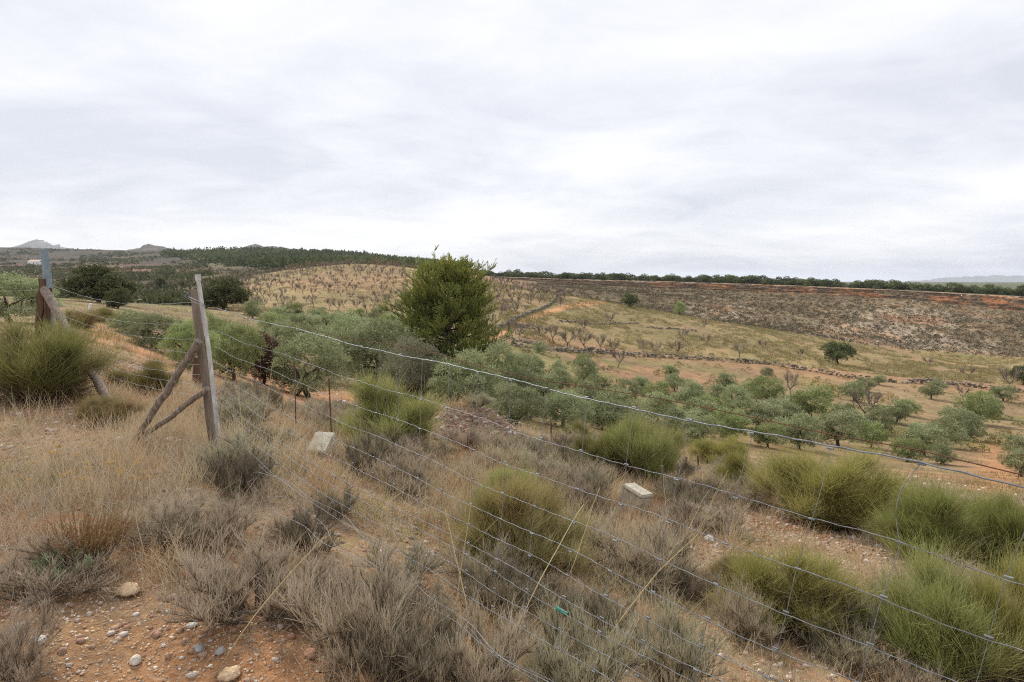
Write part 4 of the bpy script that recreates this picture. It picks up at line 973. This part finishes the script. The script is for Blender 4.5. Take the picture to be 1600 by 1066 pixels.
# single stones
SM = [noise_mat('stone_tan', (.4,.26,.15), (.58,.42,.26), 25, bump=.6, c3=(.7,.56,.4)), M['stone'], noise_mat('stone_pale', (.55,.5,.44), (.72,.68,.62), 25, bump=.5, c3=(.82,.79,.75)), noise_mat('stone_grey', (.3,.28,.26), (.48,.46,.43), 25, bump=.5), noise_mat('stone_red', (.38,.2,.13), (.55,.32,.22), 25, bump=.5)]
stones = [(201,928,34,0,'tan angular stone on the moss left of the thyme cushion'),(357,1062,40,0,'large yellowish stone at the bottom edge of the bare gravel'),(327,968,22,2,'white stone at the upper rim of the bare gravel'),
 (300,980,17,2,'flat white chip left of the upper white stone'),(244,996,16,4,'pinkish stone in the middle of the bare gravel'),(212,1036,26,1,'whitish knobbly stone in the gravel at the bottom left'),(344,1022,20,3,'grey-blue pebble left of the bleached stalk'),
 (310,1018,22,3,'grey stone beside the blue-grey pebble'),(485,1026,22,4,'brown rounded stone under the thyme branch'),(60,1005,24,2,'pale stone in the gravel at far left'),(30,985,24,1,'flat whitish stone near the left edge'),(312,858,14,2,'white stone on the mossy spot right of the spurge'),
 (471,828,16,2,'pale stone by the loose wires'),(330,745,14,2,'pale stone below the foot of the fence post'),(185,690,14,2,'white stone at the foot of the braces'),(264,690,12,2,'small pale stone between braces and post'),
 (931,838,16,2,'white stone below the tilted concrete block'),(992,866,20,1,'whitish stone right of the tilted concrete block on the slope'),(950,810,14,4,'orange-brown stone at the left foot of the concrete block'),(1070,808,16,1,'rounded whitish stone right of the concrete block'),
 (1108,846,18,2,'flat pale stone on the bare slope right of the dark tuft'),(1082,860,12,2,'small white stone left of the flat pale one'),(1125,824,12,1,'pale stone in front of the left olive green broom'),(1163,826,10,0,'small tan stone by the left olive green broom'),
 (1198,990,18,2,'cream angular stone under the brown and green broom'),(1178,982,18,0,'brown flat stone left of the cream one'),(1145,965,10,0,'orange stone left of the brown and green broom'),(1127,980,12,2,'white stone at the foot of the brown and green broom'),(680,688,12,2,'white stone behind the central broom bush'),
 (500,712,22,4,'flat reddish stone in front of the flat concrete box'),(1240,840,12,2,'pale pebble in front of the wide olive green broom'),(1000,830,11,2,'white pebble right below the concrete block')]
for x, y, wpx, m, lb in stones:
    X, Y, Z = hit(x, y); s = np.array([wpx*Y/F*.92]); v, f, c = rocks(np.zeros((1, 3)), s, .65, I2, jit=.12)
    q = v/s[0]; v = v*(1+.35*(np.array([mnoise.noise((a*3+x, b*3, e*3)) for a, b, e in q])[:, None]))
    v[:, 2] = np.where(v[:, 2] < .0, v[:, 2]*.6, v[:, 2]); o = build('stone', [(v, f, c)], SM[m]); o.location = (X, Y, Z+s[0]*.05); tag(o, lb, 'stone', 'loose stones on the slope')

# orange spurge
def spurge():
    X, Y, Z = hit(135, 892); o = thing('spurge', (X, Y, Z), 'orange-red spurge plant with green leafy shoots near the left edge', 'plant')
    W = 140*Y/F; H = 95*Y/F; n = 300; a = rng.random(n)*6.28; r = rng.random(n)**.5
    S = curves(np.stack([np.cos(a)*r*W*.14, np.sin(a)*r*W*.14, a*0], 1), np.stack([np.cos(a)*r*.75, np.sin(a)*r*.75, a*0+1], 1), H*(.6+.4*rng.random(n)), 5, .09)
    build('stem', [tubes(S, .0028, .0014, 4)], M['euphorbia'], o)
    p, t = pick(S, 9000, .15, 1); build('dry_leaves', [leaves(p, t+rdir(9000)*.7, .02, .004)], M['euphorbia'], o)
    n2 = 34; S2 = curves(rng.normal(size=(n2, 3))*np.array([W*.2, W*.12, 0])+[-.02, -W*.18, .03], rdir(n2)*.5+[-.1, -.5, .7], H*.45, 4, .1)
    p, t = pick(S2, 2400, .35, 1); build('green_leaves', [leaves(p, t*.6+rdir(2400), .03, .006)], M['euphleaf'], o)
spurge()
def flowers():
    P = []
    for _ in range(26):
        X, Y, Z = hit(random.uniform(60, 240), random.uniform(760, 830)); P.append((X, Y, Z))
    P = np.array(P); S = curves(P, rdir(len(P))*.2+[0, 0, 1], .32, 5, .05); tops = S[:, -1]
    n = 22; q = np.repeat(tops, n, 0)+rng.normal(size=(len(P)*n, 3))*np.array([.012, .012, .004])
    o = thing('yarrow', tuple(P[0]), 'dried yellow-headed yarrow stems above the orange spurge', 'plant'); off = P[0]
    g1 = tubes(S-off, .002, .0014, 4); build('stem', [g1], M['straw'], o)
    g2 = leaves(q-off, rdir(len(q))+[0, 0, .6], .014, .01); build('flower_heads', [g2], M['flower'], o)
flowers()
# bare thyme branches lying at the gravel's edge
def branch(x0, y0, x1, y1, r, label):
    a = np.array(hit(x0, y0)); b = np.array(hit(x1, y1)); n = 14
    P = np.stack([a+(b-a)*k/(n-1)+np.array([0, 0, .03+.05*math.sin(k/(n-1)*3.1)])+rng.normal(size=3)*.012 for k in range(n)])[None]
    p, t = pick(P, 12, .2, 1); S = curves(p, t+rdir(12)*.8+[0, 0, .2], .16, 4, .2)
    o = build('fallen_branch', [tubes(P, r, r*.35, 6, bump=.3), tubes(S, r*.4, r*.15, 4)], M['woodpost']); tag(o, label, 'branch')
branch(500, 955, 355, 985, .010, 'bare woody branch lying at the top of the gravel patch under the thyme cushion')
branch(365, 975, 395, 1020, .006, 'thin forked twig on the bare gravel, below the longer branch')
branch(240, 815, 330, 830, .009, 'pale weathered stick lying right of the orange spurge')

# ------------------------------------------------------------------ fence
C0 = 2.31
def fx(d): return -0.825*d+C0           # fence line in plan
TOPX = [318, 380, 537, 640, 791, 978, 1161, 1275, 1412, 1580, 3000]; TOPZ = [-.22, -.276, -.356, -.375, -.406, -.423, -.436, -.438, -.432, -.445, -.45]
def topz(d):
    d = np.asarray(d, float); xp = np.where(d > .35, 2465/np.maximum(d, .35)-80, 7000)
    return np.interp(xp, TOPX, TOPZ)
OFF = [0, .195, .335, .46, .568, .655, .735, .785, .855, .93]
SAG = [0, 0, 0, 0, .01, .03, .05, .06, .07, .09]
DIR = np.array([.825, -1, 0])/1.2964      # along the fence towards the right end
POST = np.array([fx(5.98), 5.98, 0.])
fence = thing('wire_fence', (POST[0], POST[1], gz(POST[0], POST[1])), 'sagging galvanised wire mesh fence with slanting braced wooden post, running across the foreground', 'fence')
FO = np.array(fence.location)
def fpoint(l, off):      # l metres along fence from the post, off below the top wire
    P = POST+DIR*l; d = P[1]; xp = 2465/max(d, .35)-80
    tilt = .24*off*float(sstep(650, 1250, np.array(xp)))
    z = float(topz(d))-off
    lean = off*.10*float(sstep(0., 1.5, np.array(l)))
    return P-DIR*tilt-np.array([.77, .64, 0])*lean*.6+np.array([0, 0, z])
def tube_path(pts, r, sides=5): return tubes(np.array(pts)[None]-FO, r, r, sides)
LEN = 8.2; ns = int(LEN/.045)
for i, off in enumerate(OFF):
    pts = []
    for k in range(ns+1):
        l = .02+k*.045; q = fpoint(l, off+SAG[i]*math.exp(-((l-3.2)/2.4)**2)*0+ (SAG[i]*math.exp(-((l-2.)/1.5)**2)))
        q = q+np.array([0, 0, .0012*(1 if k % 2 else -1)+.0022*math.sin(l*11+i*2)+.006*math.sin(l*3.7+i)])+np.array([.77, .64, 0])*.006*math.sin(l*5+i)
        pts.append(q)
    build('horizontal_wire', [tube_path(pts, .0023 if i == 0 else .00125)], M['galv'], fence)
# verticals with their knots
nv = int(LEN/.22)
def vtop(n): return .14+n*.2205
for n in range(nv):
    l = vtop(n); kn_ = []; pts = []
    bend = rng.normal()*.008; ph = random.random()*6
    extra = 0
    for k in range(40):
        off = k/39*OFF[-1]; q = fpoint(l, off)+DIR*(bend*math.sin(off*4+ph)+.004*math.sin(off*14+ph))
        if n == int((5.82-.14)/.2205): q = q-DIR*.035*math.sin(min(off/.2, 1)*math.pi)*.9
        pts.append(q)
    g_ = [tube_path(pts, .00095 if l > 3.2 else .0006, 4)]
    for off in OFF:
        q = fpoint(l, off)+DIR*(bend*math.sin(off*4+ph)); g_.append(tubes((np.array([q-DIR*.009, q-DIR*.004, q+DIR*.004, q+DIR*.009]))[None]-FO, .0026, .0026, 6))
    build('vertical_wire', g_, M['galv'], fence)
# rusty strand and loose lower wires
pts = [fpoint(.02+k*.1, -.012+.01*math.sin(k*.35)-.004*k/20)+np.array([.05, .04, 0])*min(k/20, 1) for k in range(int(LEN/.1))]
build('barbed_wire', [tube_path(pts, .0016)]+[tube_path([p+[0, 0, -.012], p+[.004, 0, .012]], .0012, 4) for p in pts[::2]], M['rust'], fence)
for j, (o0, rad, l0, l1) in enumerate([(1.0, .0013, 1.6, 7.6), (1.05, .0011, 1.3, 6.4), (1.1, .0013, 2.0, 5.6)]):
    pts = []
    for k in range(int((l1-l0)/.05)):
        l = l0+k*.05; q = fpoint(l, o0+.02*math.sin(l*2.3+j*2)); zg = gz(q[0], q[1])
        q[2] = max(q[2], zg+.05+.03*math.sin(l*4+j)+.015*math.sin(l*13+j*3)); q = q-np.array([.77, .64, 0])*(.05+.07*math.sin(l*1.7+j*2)+.02*math.sin(l*9+j)); pts.append(q)
    build('slack_wire', [tube_path(pts, rad)], M['galv'], fence)
# crumpled skirt of mesh
g_ = []
for k in range(40):
    l = random.uniform(1.0, 4.6); q = fpoint(l, random.uniform(.9, 1.12)); zg = gz(q[0], q[1]); q[2] = max(q[2], zg+.03)
    e = q+DIR*random.uniform(-.12, .12)+np.array([.77, .64, 0])*random.uniform(-.18, .08)+np.array([0, 0, random.uniform(-.02, .1)]); mid_ = (q+e)/2+rng.normal(size=3)*.02
    g_.append(tube_path([q, mid_, e], .001, 4))
[build('loose_wire', [q_], M['galv'], fence) for q_ in g_]
# the post: brown squared timber plus pale grey profile, two braces
def P3(x, y, d): return np.array([(x-800)/F*d, d, -(y-HY)/F*d])
def beam(P, w, t, jag=.0, sides=None, nseg=12, wob=0.):
    """squared beam along a polyline with slightly uneven faces and closed ends"""
    P = np.array(P, float); tt = np.linspace(0, 1, nseg+1); cum = np.linspace(0, 1, len(P)); Q = np.stack([np.interp(tt, cum, P[:, i]) for i in range(3)], 1)
    Q[1:-1] += rng.normal(size=(nseg-1, 3))*wob
    T = norm(Q[-1]-Q[0]); A = norm(np.cross(T, [0, 1., 0])); B = np.cross(T, A)
    ch = .22
    cs = [(-1+ch, -1), (1-ch, -1), (1, -1+ch), (1, 1-ch), (1-ch, 1), (-1+ch, 1), (-1, 1-ch), (-1, -1+ch)]
    V = []
    for q in Q:
        for a, b in cs: V.append(q+A*a*w/2*(1+jag*rng.normal())+B*b*t/2*(1+jag*rng.normal()))
    V = np.array(V); m = len(cs); f = []
    for k in range(nseg):
        for j in range(m): f.append((k*m+j, k*m+(j+1) % m, (k+1)*m+(j+1) % m, (k+1)*m+j))
    caps = []
    for s in (0, nseg*m):
        c = len(V); V = np.vstack([V, V[s:s+m].mean(0)]); caps += [(s+j, s+(j+1) % m, c) for j in range(m)]
    return [(V-FO, np.array(f)), (V-FO, np.array(caps))]
gb = gz(-2.66, 6.1)
build('wooden_post', beam([P3(302, 452, 6.1), P3(336, 712, 6.1)], .056, .06, .06, wob=.003), M['woodpost'], fence)
build('metal_post', beam([P3(309, 432, 5.95), P3(328, 560, 5.95), P3(345, 716, 5.95)], .030, .03, .02, wob=.0008), M['greypost'], fence)
build('post_cap', beam([P3(308.5, 429, 5.95), P3(310, 439, 5.95)], .04, .04, .08, nseg=3), M['greypost'], fence)
def log(P, r, seg=18, jag=.22):
    P = np.array(P, float); tt = np.linspace(0, 1, seg); cum = np.linspace(0, 1, len(P)); Q = np.stack([np.interp(tt, cum, P[:, i]) for i in range(3)], 1)
    Q += rng.normal(size=Q.shape)*r*.09
    rr_ = np.interp(tt, [0, 1], r) if np.ndim(r) else np.full(seg, r)
    v, f, c = tubes(Q[None]-FO, r, r*.85, 10, bump=jag); m = len(v)
    ends = np.vstack([v, v[:10].mean(0), v[-10:].mean(0)]); cap = [(j, (j+1) % 10, m) for j in range(10)]+[(m-10+j, m-10+(j+1) % 10, m+1) for j in range(10)]
    return [(v, f, c), (ends, np.array(cap))]
build('brace', log([P3(311, 534, 5.98), P3(262, 608, 6.15), P3(203, 700, 6.3)], .035, jag=.3), M['wood'], fence)
build('brace', log([P3(324, 608, 5.98), P3(285, 636, 6.1), P3(270, 650, 6.15), P3(205, 694, 6.35)], .026, jag=.4), M['wood'], fence)
build('tie_wire', [tube_path([P3(292, 462, 6.05)+rng.normal(size=3)*.012+[0, 0, .02*math.sin(k)] for k in range(26)], .003, 5), tube_path([P3(292, 463, 6.05), P3(306, 469, 5.92), P3(322, 478, 5.9)], .003), tube_path([P3(293, 466, 6.05), P3(306, 474, 5.92), P3(322, 480, 5.9)], .002)], M['galv'], fence)
# left spans: post to the tube corner, then on to the left
TC = np.array([P3(74, 0, 9.5)[0], 9.5, 0.])
def leftspan(A, za, B, zb, offs, sag, step=.2, name='horizontal_wire'):
    n = 40
    for i, o_ in enumerate(offs):
        pts = [A*(1-k/n)+B*(k/n)+np.array([0, 0, za*(1-k/n)+zb*(k/n)-o_*(1+.0*k)-sag*math.sin(k/n*math.pi)*(1.0 if i else 1)+.004*math.sin(k*1.7+i)]) for k in range(n+1)]
        build(name, [tube_path(pts, .0014)], M['galv'], fence)
    L_ = np.linalg.norm(B-A)
    for j in range(1, int(L_/.22)):
        t = j*.22/L_; q = A*(1-t)+B*t; z = za*(1-t)+zb*t-sag*math.sin(t*math.pi); b_ = rng.normal()*.015
        build('vertical_wire', [tube_path([q+[b_*math.sin(k), 0, z-offs[-1]*k/6] for k in range(7)], .0006, 4)], M['galv'], fence)
leftspan(POST, -.17, TC, -.03, [0, .2, .34, .46, .57, .66, .75, .85], .13)
TL = np.array([P3(-420, 0, 10.5)[0], 10.5, 0.])
leftspan(TC, -.12, TL, -.12, [0, .13, .25, .37, .5, .62], .04)
build('tube_post', [tubes(np.stack([P3(68, 391, 9.5), P3(74, 430, 9.5), P3(84, 600, 9.5)])[None]-FO, .05, .05, 12), tubes(np.stack([P3(67.8, 390, 9.5), P3(68, 392.5, 9.5)])[None]-FO, .052, .052, 12), tubes(np.stack([P3(67.8, 390, 9.5), P3(67.8, 390.3, 9.5)])[None]-FO, .052, .001, 12)], M['tube'], fence)
build('beam', log([P3(70, 452, 9.3), P3(98, 505, 8.9), P3(130, 562, 8.3), P3(186, 652, 7.5)], .056, 26, .3), M['wood'], fence)
build('broken_post', beam([P3(66, 436, 9.45), P3(60, 520, 9.45), P3(56, 590, 9.45)], .09, .05, .1, wob=.006)+beam([P3(75, 450, 9.4), P3(72, 560, 9.4)], .06, .1, .08, wob=.006), M['darkwood'], fence)
print('fence z post base', gb)

# other small things
def stake(x, y0, y1, r, label, lean=0, m='rust', name='rusty_stake', cat='stake', grp=None):
    X, Y, Z = hit(x, y1); top = -(y0-HY)/F*Y-Z; rr2 = r*Y/F/2
    P = curves(np.array([[0, 0, -.1]]), np.array([[lean, 0, 1.]]), top+.1, 6, .01); v, f, c = tubes(P, rr2, rr2*.9, 7, bump=.15)
    m_ = len(v); v2 = np.vstack([v, v[-7:].mean(0)]); cap = np.array([(m_-7+j, m_-7+(j+1) % 7, m_) for j in range(7)])
    o = build(name, [(v, f, c), (v2, cap)], M[m]); o.location = (X, Y, Z); tag(o, label, cat, grp)
stake(463, 565, 682, 2.1, 'thin rusty stake left of the olive trunk, behind the fence', -.03)
stake(518, 592, 706, 2.6, 'rusty stake standing right beside the flat concrete box')
stake(860, 660, 692, 3.2, 'short rusty stake right of the spoil heap', .05)
stake(1072, 714, 748, 3.4, 'dark short stake between the bright broom and the olive green pair')
stake(1037, 728, 788, 4.5, 'weathered thin post just behind the tilted concrete block', -.02, 'woodpost', 'thin_post', 'post')
stake(1091, 712, 742, 2.8, 'short rusty stake right of the dark short one')
stake(1336, 785, 822, 5, 'dark stick leaning against the wide olive green broom', .45, 'darkwood', 'leaning_stick', 'stick')
stake(307, 558, 606, 14, 'dark twisted stump behind the braces of the fence post', .03, 'darkwood', 'tree_stump', 'stump')
stake(735, 655, 668, 3, 'little dark stake on the spoil heap', .2)
stake(138, 474, 484, 4, 'short white marker peg at the edge of the dirt lane', .3, 'white', 'marker_peg', 'peg')
def cbox(x, y, w, h, dep, rot, label, hl=.25):
    X, Y, Z = hit(x, y); o = thing('concrete_box', (X, Y, Z+.09), label, 'box'); o.rotation_euler = rot
    def bx(hx, hy, z0, z1, tp=1., bev=.01):
        bm = __import__('bmesh').new(); __import__('bmesh').ops.create_cube(bm, size=1)
        for v in bm.verts:
            k = tp if v.co.z > 0 else 1; v.co.x *= 2*hx*k; v.co.y *= 2*hy*k; v.co.z = z0 if v.co.z < 0 else z1
        __import__('bmesh').ops.bevel(bm, geom=bm.edges[:], offset=bev, segments=2, affect='EDGES')
        bm.verts.ensure_lookup_table()
        V = np.array([v.co[:] for v in bm.verts]); fs = [[v.index for v in f.verts] for f in bm.faces]
        bm.normal_update(); me = bpy.data.meshes.new('b'); bm.to_mesh(me); bm.free(); return me
    for nm, a in (('body', (w/2*.94, dep/2*.94, -.12, h*(1-hl), .97, .008)), ('lid', (w/2, dep/2, h*(1-hl)+.002, h, .95, .012))):
        me = bx(*a); me.name = nm; me.materials.append(M['concrete']); c = bpy.data.objects.new(nm, me); COL.objects.link(c); c.parent = o
cbox(990, 800, .245, .19, .32, (math.radians(14), math.radians(8), math.radians(42)), 'pale tilted concrete block with a lid, half way down the slope', .22)
cbox(503, 712, .23, .08, .32, (math.radians(30), math.radians(2), math.radians(-6)), 'flat pale concrete box cover lying by the rusty stake left of the central broom', .4)
# green plastic scrap on the wires
q = fpoint(4.55, .79); bt = build('plastic_scrap', [tubes(np.array([q-DIR*.03, q-DIR*.01, q+DIR*.01, q+DIR*.03])[None]-q, .008, .006, 7, bump=.5)], M['greenplastic']); bt.location = q
tag(bt, 'green plastic scrap caught on the lower wires', 'scrap')

# ------------------------------------------------------------------ sky, sun, camera
wd = bpy.data.worlds.new('World'); sc.world = wd; wd.use_nodes = True; nt = wd.node_tree; N = nt.nodes; L = nt.links; N.clear()
SUN_EL, SUN_AZ = math.radians(42), math.radians(-35)      # azimuth from +Y towards +X
sky = N.new('ShaderNodeTexSky'); sky.sky_type = 'NISHITA'; sky.sun_disc = False; sky.sun_elevation = SUN_EL; sky.sun_rotation = SUN_AZ
tc = N.new('ShaderNodeTexCoord'); sx = N.new('ShaderNodeSeparateXYZ'); L.new(tc.outputs['Generated'], sx.inputs[0])
def mth(op, a, b=None):
    x = N.new('ShaderNodeMath'); x.operation = op
    for k, v in enumerate((a, b)):
        if v is None: continue
        if isinstance(v, (int, float)): x.inputs[k].default_value = v
        else: L.new(v, x.inputs[k])
    return x.outputs[0]
zz = mth('ADD', mth('MAXIMUM', sx.outputs[2], 0.), .17)
cb = N.new('ShaderNodeCombineXYZ'); L.new(mth('DIVIDE', sx.outputs[0], zz), cb.inputs[0]); L.new(mth('DIVIDE', sx.outputs[1], zz), cb.inputs[1])
mp = N.new('ShaderNodeMapping'); mp.inputs['Rotation'].default_value = (0, 0, math.radians(-20)); mp.inputs['Scale'].default_value = (.75, .95, 1); mp.inputs['Location'].default_value = (3.3, 1.7, 0)
L.new(cb.outputs[0], mp.inputs[0])
def sn(scale, det, dist, rough=.55):
    n = N.new('ShaderNodeTexNoise'); n.inputs['Scale'].default_value = scale; n.inputs['Detail'].default_value = det; n.inputs['Distortion'].default_value = dist; n.inputs['Roughness'].default_value = rough
    L.new(mp.outputs[0], n.inputs['Vector']); return n.outputs[0]
den = mth('ADD', mth('MULTIPLY', sn(.8, 6, .4, .55), .76), mth('MULTIPLY', sn(3.0, 8, .6, .55), .24))
SKYR = ramp(N, [(.37, (.62, .64, .7)), (.45, (.71, .725, .775)), (.53, (.795, .805, .84)), (.62, (.89, .89, .895))]); L.new(den, SKYR.inputs[0])
sk = N.new('ShaderNodeMix'); sk.data_type = 'RGBA'; sk.blend_type = 'MULTIPLY'; sk.inputs[0].default_value = 1; L.new(sky.outputs[0], sk.inputs[6]); sk.inputs[7].default_value = (.1, .1, .1, 1)
mx = N.new('ShaderNodeMix'); mx.data_type = 'RGBA'; mx.inputs[0].default_value = .94; L.new(sk.outputs[2], mx.inputs[6]); L.new(SKYR.outputs[0], mx.inputs[7])
bg = N.new('ShaderNodeBackground'); bg.inputs[1].default_value = 1.; L.new(mx.outputs[2], bg.inputs[0])
wo = N.new('ShaderNodeOutputWorld'); L.new(bg.outputs[0], wo.inputs[0])
wd.cycles.sampling_method = 'MANUAL'; wd.cycles.sample_map_resolution = 512

def haze():
    x0, x1, y0, y1, z0, z1 = -9500., 17500., -60., 18500., float(GZ.min())-6., 205.
    v = np.array([(a, b, c) for a in (x0, x1) for b in (y0, y1) for c in (z0, z1)], float)
    m = bpy.data.materials.new('haze'); m.use_nodes = True; n = m.node_tree.nodes; n.clear()
    pv = n.new('ShaderNodeVolumePrincipled'); pv.inputs['Density'].default_value = 5e-5; pv.inputs['Color'].default_value = (.82, .88, 1, 1); pv.inputs['Anisotropy'].default_value = 0
    o_ = n.new('ShaderNodeOutputMaterial'); m.node_tree.links.new(pv.outputs[0], o_.inputs['Volume'])
    kind(build('haze', [(v, np.array([(0,1,3,2),(4,6,7,5),(0,4,5,1),(2,3,7,6),(0,2,6,4),(1,5,7,3)]))], m), 'stuff')
haze()
sl = bpy.data.lights.new('sun', 'SUN'); sl.energy = 3.3; sl.angle = math.radians(11); sl.color = (1, .94, .84)
so = bpy.data.objects.new('sun', sl); COL.objects.link(so)
from mathutils import Vector
sd = Vector((math.sin(SUN_AZ)*math.cos(SUN_EL), math.cos(SUN_AZ)*math.cos(SUN_EL), math.sin(SUN_EL)))
so.rotation_euler = sd.to_track_quat('Z', 'Y').to_euler()

cam = bpy.data.cameras.new('camera'); co = bpy.data.objects.new('camera', cam); COL.objects.link(co); sc.camera = co
cam.sensor_width = 36; cam.lens = 24.0; cam.shift_y = -(533-HY)/1600; cam.clip_end = 60000; cam.clip_start = .05
co.location = (0, 0, 0); co.rotation_euler = (math.pi/2, 0, 0)
sc.view_settings.view_transform = 'Standard'; sc.view_settings.look = 'None'; sc.view_settings.exposure = .31; sc.view_settings.gamma = 1
sc.cycles.use_denoising = False
sc.cycles.max_bounces = 5; sc.cycles.diffuse_bounces = 2; sc.cycles.transmission_bounces = 3; sc.cycles.volume_bounces = 0
sc.cycles.use_adaptive_sampling = True; sc.cycles.pixel_filter_type = 'BLACKMAN_HARRIS'; sc.cycles.filter_width = 1.15
